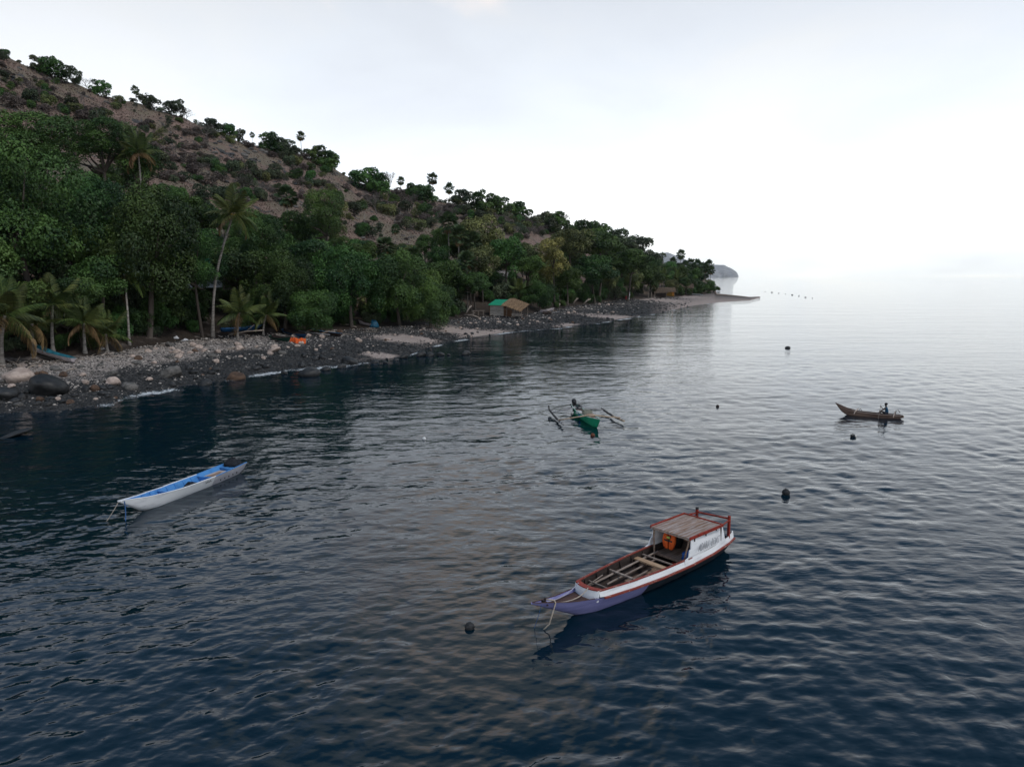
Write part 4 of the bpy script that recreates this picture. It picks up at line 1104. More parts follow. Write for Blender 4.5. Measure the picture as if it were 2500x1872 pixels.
# cabin
RZ, RF, RB, RW = 1.47, 4.06, 2.0, .82
for sd in (-1, 1):
    prof = [(1.40, .60), (1.55, .78), (1.72, 1.41), (3.95, 1.44), (3.99, 1.08), (4.07, 1.04), (4.13, .83), (4.36, .77), (4.36, .60)]
    out_ = [Vector((x, sd * (up_b(x) + .032 - (z - .74) * .10), z)) for x, z in prof]
    in_ = [v - Vector((0, sd * .035, 0)) for v in out_]
    n_ = len(prof)
    MB().add(out_ + in_, [tuple(range(n_)), tuple(range(2 * n_ - 1, n_ - 1, -1))] + [(i, (i + 1) % n_, n_ + (i + 1) % n_, n_ + i) for i in range(n_)]).build('cabin_wall', WHITE, B)
    for x in (2.25, 3.0, 3.75):
        y = sd * (up_b(x) + .036 - .64 * .10)
        MB().tube([(x, y - sd * .02, 1.41), (x, y + sd * .012, 1.39), (x, y + sd * .012, 1.31)], .022, 6).build('lashing', BLACK, B)
    MB().beam((3.98, sd * .76, 1.42), (4.12, sd * .60, .34), .05, .05).build('front_post', OLDWOOD, B)
for i in range(9):
    y = -RW + .09 + i * (2 * RW - .18) / 8
    MB().box(((RF + RB) / 2, y, RZ + .004 * (i % 3)), (RF - RB, .168, .026)).build('roof_plank', ROOFWOOD, B)
for i, x in enumerate((2.2, 2.8, 3.4, 3.95)):
    MB().box((x, 0, RZ - .045), (.05, 2 * RW - .06, .05)).build('roof_beam', OLDWOOD, B)
for sd in (-1, 1):
    MB().box(((RF + RB) / 2 - .01, sd * (RW + .02), RZ + .012), (RF - RB + .06, .045, .11)).build('roof_trim', RED, B, bevel=.008)
MB().box((RB - .015, 0, RZ + .014), (.045, 2 * RW + .08, .10)).build('roof_trim', RED, B, bevel=.008)
MB().box((RF + .02, 0, RZ - .035), (.03, 2 * RW - .02, .035)).build('roof_front_edge', POLEWOOD, B)
for i in range(8):
    MB().box((2.9, -.63 + i * .18, .50 + .003 * (i % 2)), (2.0, .165, .03)).build('cabin_floor_plank', OLDWOOD, B)
MB().box((3.93, 0, .475), (.06, 1.46, .08)).build('cabin_floor_beam', OLDWOOD, B)
MB().box((1.86, 0, .94), (.03, 1.44, .88)).build('cabin_back_wall', DARKWOOD, B)
MB().box((4.1, .38, .30), (.05, .42, .26)).build('locker_board', RED, B)
# stern frame
for sd in (-1, 1):
    MB().box((1.12 if sd > 0 else 1.35, .58 if sd > 0 else -.68, 1.08), (.09, .09, .98)).build('stern_post', RED, B, bevel=.01)
    MB().beam((1.12 if sd > 0 else 1.35, .60 if sd > 0 else -.68, 1.42), (2.0, sd * .80, 1.45), .045, .045).build('stern_side_bar', RED, B)
MB().beam((1.35, -.70, 1.46), (1.12, .60, 1.46), .06, .06).build('stern_cross_bar', RED, B)
MB().box((1.35, -.68, 1.60), (.10, .10, .10)).build('post_cap', BLACK, B, bevel=.02)
deck(lower, np.linspace(.7, 1.8, 5), lambda x: .48, .06).build('stern_deck', OLDWOOD, B)
# name on the side wall
lx = 2.8; ly = up_b(lx) - .003 + .006
lt = lettering('ADARA  BOAT', .44, B, LETTER, (lx, ly + .018, .98), (R(96), 0, R(180) + .02), .0, .004, .48)
# things aboard
MW = B.matrix_basis
bpy.context.view_layer.update()
MW = B.matrix_world.copy()
def aboard(name, v, label, cat, rz=0.0, group=None, M_=None):
    e = empty(name, (M_ or MW) @ Vector(v), (M_ or MW).to_euler().z + rz, label, cat, group); return e
e = aboard('life_vest', (3.72, -.22, .98), 'orange life vest hanging under the plank cabin roof', 'life vest')
def vest_half(sd):
    mb = MB(); rings = []
    for z, y0, y1, x in ((.38, .10, .20, 0), (.30, .09, .24, .03), (.15, .05, .27, .06), (0, .02, .27, .08), (-.16, .01, .22, .08), (-.24, .03, .16, .06)):
        rings.append([Vector((x - .05, sd * y0, z)), Vector((x - .05, sd * y1, z)), Vector((x + .05, sd * (y1 - .02), z)), Vector((x + .05, sd * (y0 + .02), z))])
    return mb.loft(rings, True, True)
for sd in (-1, 1): vest_half(sd).build('panel', ORANGE, e, True)
MB().box((-.02, 0, .30), (.06, .30, .16)).build('collar', ORANGE, e, bevel=.03)
MB().box((.115, 0, .08), (.02, .34, .06)).build('belt', BLACK, e)
MB().box((.118, .0, .20), (.02, .14, .07)).build('reflective_patch', LIME, e)
e = aboard('barrel', (1.5, .36, .49), 'blue plastic barrel standing under the red stern frame', 'barrel')
rg = [(0, .17), (.03, .19), (.2, .205), (.42, .205), (.58, .19), (.62, .16)]
MB().loft([[Vector((math.cos(t) * r, math.sin(t) * r, z)) for t in np.linspace(0, 2 * math.pi, 17)[:-1]] for z, r in rg], True, True).build('body', BLUEM, e, True)
for z in (.2, .42): MB().tube([(math.cos(t) * .207, math.sin(t) * .207, z) for t in np.linspace(0, 2 * math.pi, 17)], .010, 5).build('hoop', BLUEM, e)
MB().loft([[Vector((math.cos(t) * r, math.sin(t) * r, z)) for t in np.linspace(0, 2 * math.pi, 13)[:-1]] for z, r in ((.60, .15), (.645, .15), (.65, .12))], True, True).build('lid', BLACK, e)
def crumple(name, dims, m_, seed, e=None, n=12):
    """crumpled heap of cloth or net"""
    rs = np.random.default_rng(seed); rings = []
    for i, f in enumerate(np.linspace(.02, math.pi * .5, 6)[::-1]):
        ring = []
        for j, t in enumerate(np.linspace(0, 2 * math.pi, n + 1)[:-1]):
            k = 1 + rs.normal(0, .16)
            ring.append(Vector((math.cos(t) * math.sin(f) * dims[0] / 2 * k, math.sin(t) * math.sin(f) * dims[1] / 2 * k, max(math.cos(f) * dims[2] * (1 + rs.normal(0, .18)), 0))))
        rings.append(ring)
    return MB().loft(rings, True, True)
NETM = mat('dark_net', (0.03, 0.034, 0.042), .9, color2=(.008, .01, .014), scale=14, bump=.8, bscale=30)
o = crumple('tarpaulin', (.5, .5, .34), BLUEM, 5).build('tarpaulin', BLUEM, None, True, loc=MW @ Vector((3.6, .52, .53)), rot=(0, 0, 1.0)); tag(o, 'crumpled blue tarpaulin inside the cabin by the side wall', 'tarpaulin')
o = crumple('net_heap', (.8, .6, .18), BLUEM, 6).build('net_heap', mat('blue_net', (.05, .12, .22), .9, color2=(.012, .02, .035), scale=12, bump=.8), None, True, loc=MW @ Vector((8.0, -.02, .09))); tag(o, 'blue net heaped at the front of the cabin boat well', 'net')
o = crumple('dark_bag', (.5, .5, .62), BLACK, 8).build('bag', BLACK, None, True, loc=MW @ Vector((2.9, -.52, .52))); tag(o, 'black bag standing in the cabin beside the life vest', 'bag')
def rope(name, pts, r, m_, label, cat='rope'):
    P = [Vector(p) for p in pts]
    if len(P) == 3:
        a, c, b = P; P = [a * (1 - s) ** 2 + c * 2 * s * (1 - s) + b * s * s for s in np.linspace(0, 1, 9)]
    return tag(MB().tube(P, r, 6).build(name, m_, None, True), label, cat)
L2 = lambda *v: MW @ Vector(v)
wA = on_z(1319, 1545, -.15); wB = on_z(1301, 1542, -.15)
rope('mooring_rope', [L2(10.28, -.03, .94), L2(10.1, .20, .93), L2(10.08, .23, .85), L2(10.0, .3, .5) * .5 + wA * .5, wA], .022, ROPEM, 'thick pale mooring rope over the lavender bow into the water')
rope('anchor_line', [L2(10.5, .06, .85), (L2(10.5, .05, .85) + wB) / 2 + Vector((0, 0, -.08)), wB], .008, BLUEROPE, 'thin dark anchor line beside the thick rope at the lavender bow')
rope('deck_rope', [L2(10.25, -.03, .84), L2(9.3, -.12, .60), L2(8.5, -.30, .83)], .014, mat('grey_rope', (.42, .42, .50), .9, var=.3), 'greyish rope lying along the far side of the brown foredeck')
rope('bow_line', [L2(9.9, .12, .76), L2(9.0, .22, .56), L2(8.58, .18, .85)], .016, ROPEM, 'pale rope from the foredeck over the front board')

# ------------------------------------------------------------------ the blue and white boat
B2 = empty('rowing_boat', (-14.66, 37.96, 0), R(-106.2), 'long white boat with bright blue inside moored off the beach', 'boat')
h2 = Hull([(0.5, .50), (1.6, .56), (3.2, .60), (5.0, .58), (6.4, .46), (7.4, .30), (8.1, .13), (8.6, .03)],
          [(0.5, .56), (3.2, .50), (5.5, .54), (7.2, .66), (8.6, .86)],
          [(0.5, .04), (.9, -.15), (2, -.2), (6.4, -.2), (7.2, -.02), (7.5, .10), (8.6, .82)], e=.5)
GREYW = mat('greyish_white_paint', (0.56, 0.55, 0.60), .55, color2=(.42, .41, .45), scale=2, bump=.15, detail=8)
h2.shell(np.linspace(3.15, 8.6, 40)).build('forward_planking', WHITE, B2, True)
h2.shell(np.linspace(.5, 3.15, 16)).build('aft_planking', GREYW, B2, True)['label'] = 'greyish aft planking with a row of dark holes'
h2.shell(np.linspace(.55, 8.3, 40), off=.035).build('lining', BLUEPAINT, B2, True)
h2.rail(np.linspace(3.1, 8.58, 30), .05, .035, dz=-.005, out=-.012).build('gunwale', WHITE, B2, bevel=.006)
h2.rail(np.linspace(.5, 3.1, 12), .05, .03, dz=-.005, out=-.016).build('gunwale', BLUEPAINT, B2)
MB().loft([[h2.pt(x, v, sd, -.006) for v in (.62, .66)] for x in np.linspace(.52, 3.1, 12) for sd in (1,)]).build('seam_strip', mat('seam_grey', (.34, .33, .38), .7), B2)
for i in range(5):
    p = h2.pt(1.25 + i * .33, .52, 1, -.012); MB().box(p, (.06, .03, .075)).build('scupper', BLACK, B2, bevel=.01)
deck(h2, np.linspace(.6, 7.4, 24), lambda x: .10, .05).build('floor', BLUEPAINT, B2)
for x, t_ in ((3.1, .05), (5.9, .04), (1.45, .05)):
    y = float(ip(x, h2.b)) - .07; zt = float(ip(x, h2.s)) - .10
    MB().box((x, 0, (.2 + zt) / 2), (t_, 2 * y * .80, zt - .2)).build('bulkhead', BLUEPAINT, B2)
    MB().box((x, 0, zt + .02), (t_ + .07, 2 * y, .03)).build('thwart', BLUEPAINT, B2)
deck(h2, np.linspace(1.55, 3.05, 5), lambda x: .33, .05).build('aft_floor', mat('cream_board', (.60, .52, .46), .8, color2=(.42, .34, .29), scale=3, bump=.2), B2)
MB().box((2.35, -.12, .365), (.95, .16, .025)).box((2.45, .02, .37), (.8, .05, .03)).build('loose_board', OLDWOOD, B2)
deck(h2, np.linspace(.58, 1.45, 5), lambda x: .44, .05).build('stern_seat', BLUEPAINT, B2)
deck(h2, np.linspace(7.3, 8.2, 6), lambda x: .55, .04).build('bow_seat', BLUEPAINT, B2)
for x in np.linspace(3.6, 7.0, 7):
    MB().beam((x, -(float(ip(x, h2.b)) - .07), float(ip(x, h2.s)) - .03), (x, -(float(ip(x, h2.b)) * .80 - .07), .26), .035, .04).build('rib', BLUEPAINT, B2)
MB().tube([(8.52, -.10, .84), (8.52, .10, .84)], .035, 7).build('bow_crossbar', WHITE, B2)
p = h2.pt(3.62, .84, 1, -.012)
lettering('SAEK', .20, B2, LETTERB, p, (R(83), 0, R(180) - .02), .1, .003, 1.0)
bpy.context.view_layer.update(); MW2 = B2.matrix_world.copy()
o = crumple('net_heap', (.9, .7, .38), NETM, 11, n=18).build('net_heap', NETM, None, True, loc=MW2 @ Vector((.95, -.05, .46))); tag(o, 'dark net heaped on the stern of the blue and white boat', 'net')
o = crumple('net_heap', (1.1, .5, .32), NETM, 12, n=18).build('net_heap', NETM, None, True, loc=MW2 @ Vector((4.25, .0, .12)), rot=(0, 0, R(-106))); tag(o, 'dark net bundle in the middle of the blue boat', 'net')
o = MB().tube([(0, 0, 0), (.7, .05, .05)], .02, 6).build('oar_stump', DARKWOOD, None, loc=MW2 @ Vector((5.0, -.12, .13)), rot=(0, 0, R(-106))); tag(o, 'short dark stick lying in the blue boat', 'stick')
wA = on_z(256, 1278, -.1); wB = on_z(306, 1285, -.2)
rope('mooring_rope', [MW2 @ Vector((8.55, -.02, .84)), (MW2 @ Vector((8.55, 0, .84)) + wA) / 2 + Vector((0, 0, -.06)), wA], .016, ROPEM, 'pale mooring rope stretched from the blue and white boat bow')
rope('mooring_rope', [MW2 @ Vector((8.35, .07, .80)), MW2 @ Vector((8.3, .09, .35)), wB], .022, BLUEROPE, 'blue rope hanging from the bow of the blue and white boat')

# ------------------------------------------------------------------ the green outrigger
GREENP = mat('green_boat_paint', (0.014, 0.34, 0.165), .5, color2=(.010, .23, .12), scale=2.5, detail=8, bump=.15)
B3 = empty('outrigger_canoe', (4.85, 54.4, 0), R(-79.5), 'green outrigger canoe with two bamboo floats and an outboard motor', 'boat')
h3 = Hull([(-.1, .20), (.6, .30), (2, .37), (3.8, .36), (5, .27), (6.0, .12), (6.6, .03)],
          [(-.1, .60), (2, .48), (4, .52), (6.6, .76)],
          [(-.1, .05), (.5, -.15), (4.9, -.18), (5.85, -.02), (6.05, .12), (6.6, .74)], e=.5)
h3.shell(np.linspace(-.1, 6.6, 44)).build('hull', GREENP, B3, True)
h3.shell(np.linspace(-.05, 6.3, 36), off=.03).build('lining', mat('pale_green_inside', (.20, .30, .26), .8, color2=(.10, .16, .14), scale=4), B3, True)
h3.rail(np.linspace(-.1, 6.57, 36), .05, .03, dz=-.006).build('gunwale', mat('pale_gunwale', (.50, .56, .52), .7, color2=(.20, .38, .30), scale=5), B3)
deck(h3, np.linspace(5.0, 6.4, 8), lambda x: float(ip(x, h3.s)) - .03, .03).build('foredeck', mat('pink_deck', (.50, .38, .35), .8, color2=(.34, .26, .24), scale=4), B3)
for x in (1.3, 2.6, 3.6):
    y = float(ip(x, h3.b)) - .05; MB().box((x, 0, .46), (.18, 2 * y, .03)).build('thwart', OLDWOOD, B3)
for x, lean in ((3.05, .35), (3.6, .2)):
    MB().box((x, .05, .62), (.05, .60, .42), m=Matrix.Rotation(lean, 4, 'Y')).build('upright_board', mat('grey_board', (.36, .36, .30), .85, color2=(.22, .22, .18), scale=4, obj_rand=.2), B3)
MB().box((4.2, .1, .58), (.8, .5, .05), m=Matrix.Rotation(.12, 4, 'Y')).build('loose_board', OLDWOOD, B3)
BAMBOO = mat('bamboo', (.50, .38, .27), .6, color2=(.30, .22, .16), scale=5, stretch=(3, .5, .5), obj_rand=.15)
BAMDARK = mat('dark_wet_bamboo', (.07, .06, .055), .6, color2=(.025, .025, .026), scale=5)
BAMGREY = mat('grey_bamboo', (.36, .36, .38), .6, color2=(.22, .21, .2), scale=5)
for sd, y0, y1, x0, x1 in ((-1, -2.0, -2.25, .1, 5.2), (1, 2.15, 2.3, .2, 5.0)):
    xm = x0 + (x1 - x0) * (.62 if sd < 0 else .5)
    ym = y0 + (y1 - y0) * .55
    MB().tube([(x0, y0, .28), ((x0 + xm) / 2, (y0 + ym) / 2, .20), (xm, ym, .17)], .075, 9).build('float', BAMDARK, B3, True)
    MB().tube([(xm, ym, .17), ((x1 + xm) / 2, (y1 + ym) / 2, .18), (x1, y1, .24)], [.075, .07, .06], 9).build('float', BAMBOO if sd > 0 else BAMGREY, B3, True)
    for xx in np.linspace(x0 + .5, x1 - .4, 7):
        k = (xx - x0) / (x1 - x0); zz = float(np.interp(k, [0, .3, .6, 1], [.28, .20, .17, .24]))
        MB().tube([(xx - .02, y0 + (y1 - y0) * k, zz), (xx + .02, y0 + (y1 - y0) * k, zz)], .085, 9).build('bamboo_node', BAMDARK, B3)
MB().tube([(3.95, -2.3, .28), (4.2, -1.3, .46), (4.38, -.3, .63), (4.4, .3, .63), (4.3, 1.3, .46), (4.1, 2.32, .32)], [.045, .05, .055, .055, .05, .045], 7).build('outrigger_boom', BAMBOO, B3, True)
MB().tube([(.9, -2.1, .24), (1.0, -1.2, .42), (1.05, -.3, .57), (1.05, .3, .57), (1.0, 1.2, .46), (.7, 2.2, .26)], [.04, .045, .05, .05, .045, .04], 7).build('outrigger_boom', BAMGREY, B3, True)
MB().tube([(-.1, -2.0, .3), (-.12, -2.02, .62)], .05, 6).build('float_stub', BAMDARK, B3)
MB().tube([(.5, -2.0, .28), (.7, -1.6, .66), (.9, -1.1, .56), (1.0, -.7, .54)], .016, 5).build('bent_stick', BAMDARK, B3)
# motor
en = empty('outboard_motor', (0, 0, 0)); bpy.context.view_layer.update()
bpy.context.view_layer.update(); MW3 = B3.matrix_world.copy()
en.location = MW3 @ Vector((-.15, .05, .62)); en.rotation_euler = (0, 0, R(-79.5)); tag(en, 'black outboard motor tilted up on the green canoe stern', 'motor')
def blob(dims, p=2.6, n=12, m=7):
    rings = []
    for f in np.linspace(.12, math.pi - .12, m):
        s_, c_ = abs(math.sin(f)) ** (2 / p), math.copysign(abs(math.cos(f)) ** (2 / p), math.cos(f))
        rings.append([Vector((math.copysign(abs(math.cos(t)) ** (2 / p), math.cos(t)) * s_ * dims[0] / 2, math.copysign(abs(math.sin(t)) ** (2 / p), math.sin(t)) * s_ * dims[1] / 2, c_ * dims[2] / 2)) for t in np.linspace(0, 2 * math.pi, n + 1)[:-1]])
    return MB().loft(rings, True, True)
link('cowling', blob((.55, .36, .40)).mesh('cowling', BLACK, True), en, (-.12, 0, .20), (0, .5, 0))
MB().beam((-.15, 0, .05), (-.75, 0, -.25), .12, .10).build('leg', BLACK, en, bevel=.02)
MB().tube([(.1, 0, .15), (.75, .08, .05)], .025, 6).build('tiller', BLACK, en)
MB().box((.03, 0, -.02), (.12, .3, .2)).build('clamp', BLACK, en, bevel=.02)
for i in range(3):
    a = i * 2.094; MB().box((-.80, math.cos(a) * .09, -.28 + math.sin(a) * .09), (.03, .12, .07), m=Matrix.Rotation(a, 4, 'X')).build('propeller_blade', BLACK, en)
o = link('bucket', MB().loft([[Vector((math.cos(t) * r, math.sin(t) * r, z)) for t in np.linspace(0, 2 * math.pi, 13)[:-1]] for z, r in ((0, .13), (.26, .165), (.26, .15), (.03, .12))], True, True).mesh('bucket', BLUEM, True), None, MW3 @ Vector((2.55, -.22, .12))); tag(o, 'small blue bucket standing in the green canoe', 'bucket')
o = crumple('cloth_heap', (.6, .5, .2), WHITE, 3).build('cloth_heap', mat('white_cloth', (.6, .6, .62), .9, var=.3), None, True, loc=MW3 @ Vector((2.1, -.2, .34))); tag(o, 'white cloth heap inside the green canoe', 'cloth')
o = crumple('net_heap', (.9, .5, .35), NETM, 15, n=14).build('net_heap', NETM, None, True, loc=MW3 @ Vector((.95, .05, .3))); tag(o, 'dark net heap in front of the outboard motor', 'net')

# ------------------------------------------------------------------ the dugout with its paddler
DUG = mat('dugout_wood', (.27, .185, .145), .8, color2=(.085, .05, .042), scale=2.2, detail=9, bump=.35, bscale=14, stretch=(.35, 1, 3), lo=.32, hi=.62)
DUGPALE = mat('bare_dugout_edge', (.46, .38, .33), .8, color2=(.26, .19, .16), scale=4, bump=.3, stretch=(.4, 1, 1))
B4 = empty('dugout_canoe', (28.95, 51.98, 0), R(157.0), 'weathered brown dugout canoe with a raised pointed bow', 'boat')
h4 = Hull([(-.15, .14), (.15, .28), (1.5, .34), (3, .31), (3.8, .19), (4.5, .03)],
          [(-.15, .26), (1.2, .26), (2.9, .34), (3.6, .52), (4.5, .90)],
          [(-.15, .08), (.2, -.06), (1, -.14), (3.0, -.12), (3.7, .02), (4.05, .28), (4.5, .88)], e=.42)
h4.shell(np.linspace(-.15, 4.5, 40)).build('hull', DUG, B4, True)
h4.shell(np.linspace(-.1, 4.3, 34), off=.035).build('lining', DARKWOOD, B4, True)
h4.rail(np.linspace(.0, 3.3, 20), .05, .03, dz=-.004).build('gunwale', DUGPALE, B4)
h4.rail(np.linspace(3.3, 4.48, 10), .035, .025, dz=-.006).build('bow_gunwale', DUG, B4)
p = h4.pt(-.15, 1, 1); MB().box((-.17, 0, .17), (.05, .26, .17)).build('stern_board', DUGPALE, B4, bevel=.02)
MB().tube([(3.2, .62, .20), (3.1, .36, .40), (2.95, -.1, .45), (2.85, -.50, .48)], .04, 7).build('cross_pole', DUGPALE, B4, True)
MB().tube([(.55, .60, .16), (.5, .30, .30), (.42, -.2, .36), (.35, -.42, .42)], .035, 7).build('cross_pole', DUGPALE, B4, True)
MB().tube([(.33, -.30, .30), (.3, -.45, .52), (.15, -.50, .55), (.02, -.42, .38)], .025, 6).build('bent_hoop', DARKWOOD, B4, True)
MB().tube([(2.82, -.34, .34), (2.72, -.46, .50), (2.6, -.36, .34)], .025, 6).build('bent_hoop', DARKWOOD, B4, True)
MB().box((.95, 0, .20), (.22, .56, .03)).build('seat', DUGPALE, B4)
bpy.context.view_layer.update(); MW4 = B4.matrix_world.copy()
# person seated on the thwart, facing the bow (local +X), both hands on the paddle held on the near side (+Y)
SKIN = mat('dark_skin', (.045, .026, .02), .55, color2=(.035, .02, .016), scale=6)
SHIRT = mat('blue_shirt', (.022, .10, .19), .85, color2=(.012, .06, .12), scale=5, bump=.3)
SHORTS = mat('dark_shorts', (.018, .022, .032), .85, var=.3, scale=5, bump=.2)
HAIR = mat('black_hair', (.008, .008, .009), .7, var=.3)
PE = empty('person', MW4 @ Vector((.95, 0, .215)), R(157.0), 'person in a blue shirt paddling the dugout canoe', 'person')
def skin_body(name, pts, edges, rad, m_, root, sub=2):
    me = bpy.data.meshes.new(name); me.from_pydata(pts, edges, []); me.materials.append(m_)
    o = link(name, me, PE)
    md = o.modifiers.new('skin', 'SKIN'); md.use_smooth_shade = True
    sv = me.skin_vertices[0].data if me.skin_vertices else None
    if sv is None:
        bm_ = bmesh.new(); bm_.from_mesh(me); bm_.verts.layers.skin.verify(); bm_.to_mesh(me); bm_.free(); sv = me.skin_vertices[0].data
    for i, r in enumerate(rad):
        sv[i].radius = (r, r) if not isinstance(r, tuple) else r; sv[i].use_root = (i == root)
    s_ = o.modifiers.new('sub', 'SUBSURF'); s_.levels = sub; s_.render_levels = sub
    return o
hipz = .10
J = {'pel': (0, 0, hipz), 'waist': (.01, 0, hipz + .17), 'chest': (.05, 0, hipz + .36), 'neckb': (.07, 0, hipz + .50), 'neck': (.085, 0, hipz + .56), 'head': (.10, 0, hipz + .66), 'crown': (.10, 0, hipz + .745),
     'shL': (.05, .17, hipz + .45), 'elL': (.24, .30, hipz + .36), 'wrL': (.42, .36, hipz + .52), 'haL': (.455, .365, hipz + .575),
     'shR': (.06, -.17, hipz + .45), 'elR': (.26, -.05, hipz + .28), 'wrR': (.44, .21, hipz + .20), 'haR': (.47, .265, hipz + .195),
     'hpL': (.03, .10, hipz - .01), 'knL': (.40, .12, hipz + .20), 'anL': (.56, .10, -.10), 'toL': (.72, .10, -.135),
     'hpR': (.03, -.10, hipz - .01), 'knR': (.42, -.10, hipz + .17), 'anR': (.62, -.08, -.10), 'toR': (.78, -.08, -.135)}
ED = [('pel', 'waist'), ('waist', 'chest'), ('chest', 'neckb'), ('neckb', 'neck'), ('neck', 'head'), ('head', 'crown'), ('chest', 'shL'), ('shL', 'elL'), ('elL', 'wrL'), ('wrL', 'haL'), ('chest', 'shR'), ('shR', 'elR'), ('elR', 'wrR'), ('wrR', 'haR'), ('pel', 'hpL'), ('hpL', 'knL'), ('knL', 'anL'), ('anL', 'toL'), ('pel', 'hpR'), ('hpR', 'knR'), ('knR', 'anR'), ('anR', 'toR')]
RD = {'pel': .125, 'waist': .115, 'chest': .125, 'neckb': .06, 'neck': .052, 'head': .088, 'crown': .062, 'shL': .055, 'elL': .042, 'wrL': .028, 'haL': .034, 'shR': .055, 'elR': .042, 'wrR': .028, 'haR': .034, 'hpL': .085, 'knL': .058, 'anL': .036, 'toL': .03, 'hpR': .085, 'knR': .058, 'anR': .036, 'toR': .03}
ks = list(J)
skin_body('body', [J[k] for k in ks], [(ks.index(a), ks.index(b)) for a, b in ED], [RD[k] for k in ks], SKIN, 0)
# fingers closed round the shaft, thumbs opposite
def fingers(c, axis, name):
    c = Vector(c); ax = Vector(axis).normalized(); u = ax.orthogonal().normalized(); w = ax.cross(u); mb = MB()
    for i in range(4):
        o_ = c + ax * (-.03 + i * .02); r_ = .030 - .002 * abs(i - 1.5)
        mb.tube([o_ + (u * math.cos(t) + w * math.sin(t)) * r_ for t in np.linspace(-.6, 2.9 - .2 * (i == 3), 6)], [.010, .0105, .010, .0095, .009, .007], 6)
    mb.tube([c + ax * -.02 - u * .01 - w * .03, c + ax * .015 - u * .028, c + ax * .035 - u * .022 + w * .012], [.012, .011, .008], 6)
    return mb.build(name, SKIN, PE, True)
pa_, pb_ = Vector((.46, .37, hipz + .68)), Vector((.62, .50, -.62))
pdir = (pb_ - pa_).normalized()
fingers((.47, .375, hipz + .575), pdir, 'hand'); fingers((.505, .30, hipz + .20), pdir, 'hand')
# clothes: shirt shell and shorts around the body, hair cap, facial features
skin_body('shirt', [(0, 0, hipz - .02), (.0, 0, hipz + .17), (.045, 0, hipz + .36), (.06, 0, hipz + .47), (.05, .175, hipz + .45), (.14, .235, hipz + .40), (.06, -.175, hipz + .45), (.15, -.12, hipz + .37)], [(0, 1), (1, 2), (2, 3), (2, 4), (4, 5), (2, 6), (6, 7)], [.142, .134, .145, .085, .072, .062, .072, .062], SHIRT, 0)
skin_body('shorts', [(0, 0, hipz - .01), (.03, .10, hipz), (.30, .12, hipz + .145), (.03, -.10, hipz), (.31, -.10, hipz + .12)], [(0, 1), (1, 2), (0, 3), (3, 4)], [.13, .098, .078, .098, .078], SHORTS, 0)
link('hair', blob((.225, .20, .17), 2.2).mesh('hair', HAIR, True), PE, (.080, 0, hipz + .735))
MB().add([(.185, -.016, hipz + .665), (.185, .016, hipz + .665), (.212, 0, hipz + .66), (.186, 0, hipz + .71)], [(0, 1, 2), (1, 3, 2), (3, 0, 2)]).build('nose', SKIN, PE)
for sd in (-1, 1):
    link('eye', blob((.014, .024, .014), 2).mesh('eye', mat('eye_white', (.6, .58, .55), .4), True), PE, (.182, sd * .033, hipz + .705))
    link('ear', blob((.035, .016, .055), 2).mesh('ear', SKIN, True), PE, (.095, sd * .092, hipz + .68))
MB().box((.183, 0, hipz + .628), (.012, .045, .012)).build('mouth', mat('lips', (.07, .03, .028), .5), PE)
PD = empty('paddle', PE.matrix_basis @ Vector((0, 0, 0)), R(157.0), 'thin wooden paddle held upright beside the dugout', 'paddle')
PD.location = PE.location
MB().tube([pa_ + Vector((0, 0, .03)), pb_], .015, 7).build('shaft', POLEWOOD, PD)
MB().box(pb_ + pdir * .16, (.14, .02, .42), m=pdir.to_track_quat('Z', 'Y').to_matrix().to_4x4()).build('blade', POLEWOOD, PD, bevel=.008)
MB().beam(pa_ + Vector((0, -.05, .04)), pa_ + Vector((0, .05, .04)), .03, .03).build('grip', POLEWOOD, PD)

# ------------------------------------------------------------------ floats
def lathe(rg, n=16): return MB().loft([[Vector((math.cos(t) * r, math.sin(t) * r, z)) for t in np.linspace(0, 2 * math.pi, n + 1)[:-1]] for z, r in rg], True, True)
def buoy(x, y, r, label, m_=BLACK, tilt=.1):
    e = empty('buoy', (x, y, 0), .4, label, 'buoy', 'buoys floating in the bay'); e.rotation_euler = (tilt, tilt * .6, .5)
    lathe([(-r * .5, r * .6), (-r * .1, r * .9), (r * .5, r), (r * 1.0, r * .8), (r * 1.25, r * .45), (r * 1.3, r * .15)]).build('body', m_, e, True)
    MB().tube([(math.cos(t) * r * 1.005, math.sin(t) * r * 1.005, r * .45) for t in np.linspace(0, 2 * math.pi, 17)], r * .05, 5).build('seam', m_, e)
    MB().tube([(math.cos(t) * r * .16, 0, r * 1.32 + math.sin(t) * r * .18) for t in np.linspace(0, 6.28, 9)], r * .05, 5).build('eye_ring', m_, e)
buoy(-1.28, 20.1, .15, 'dark round buoy left of the lavender bow', BLACK)
buoy(13.37, 33.5, .19, 'dark round buoy behind the cabin boat on open water', BLACK, -.1)
buoy(-5.72, 45.2, .12, 'small white buoy left of the green outrigger', mat('white_float', (.7, .7, .7), .5, var=.2))
buoy(16.71, 56.9, .13, 'small dark float between the green outrigger and the dugout', mat('brown_float', (.035, .022, .02), .6, var=.4))
buoy(5.35, 46.2, .15, 'reddish-brown float in front of the green bow', mat('red_brown_float', (.17, .05, .025), .6, var=.5))
e = empty('jerrycan_float', (22.57, 46.0, 0), .1, 'black can float with a white cap lying in front of the dugout', 'float')
link('body', blob((.34, .2, .17), 5).mesh('body', BLACK, True), e, (0, 0, .06))
lathe([(0, .06), (.04, .06), (.05, .04)]).build('cap', mat('cap_white', (.75, .72, .66), .5), e, loc=(.10, -.105, .08), rot=(R(90), 0, 0))
MB().beam((-.1, 0, .20), (.06, 0, .20), .03, .03).build('handle', BLACK, e)
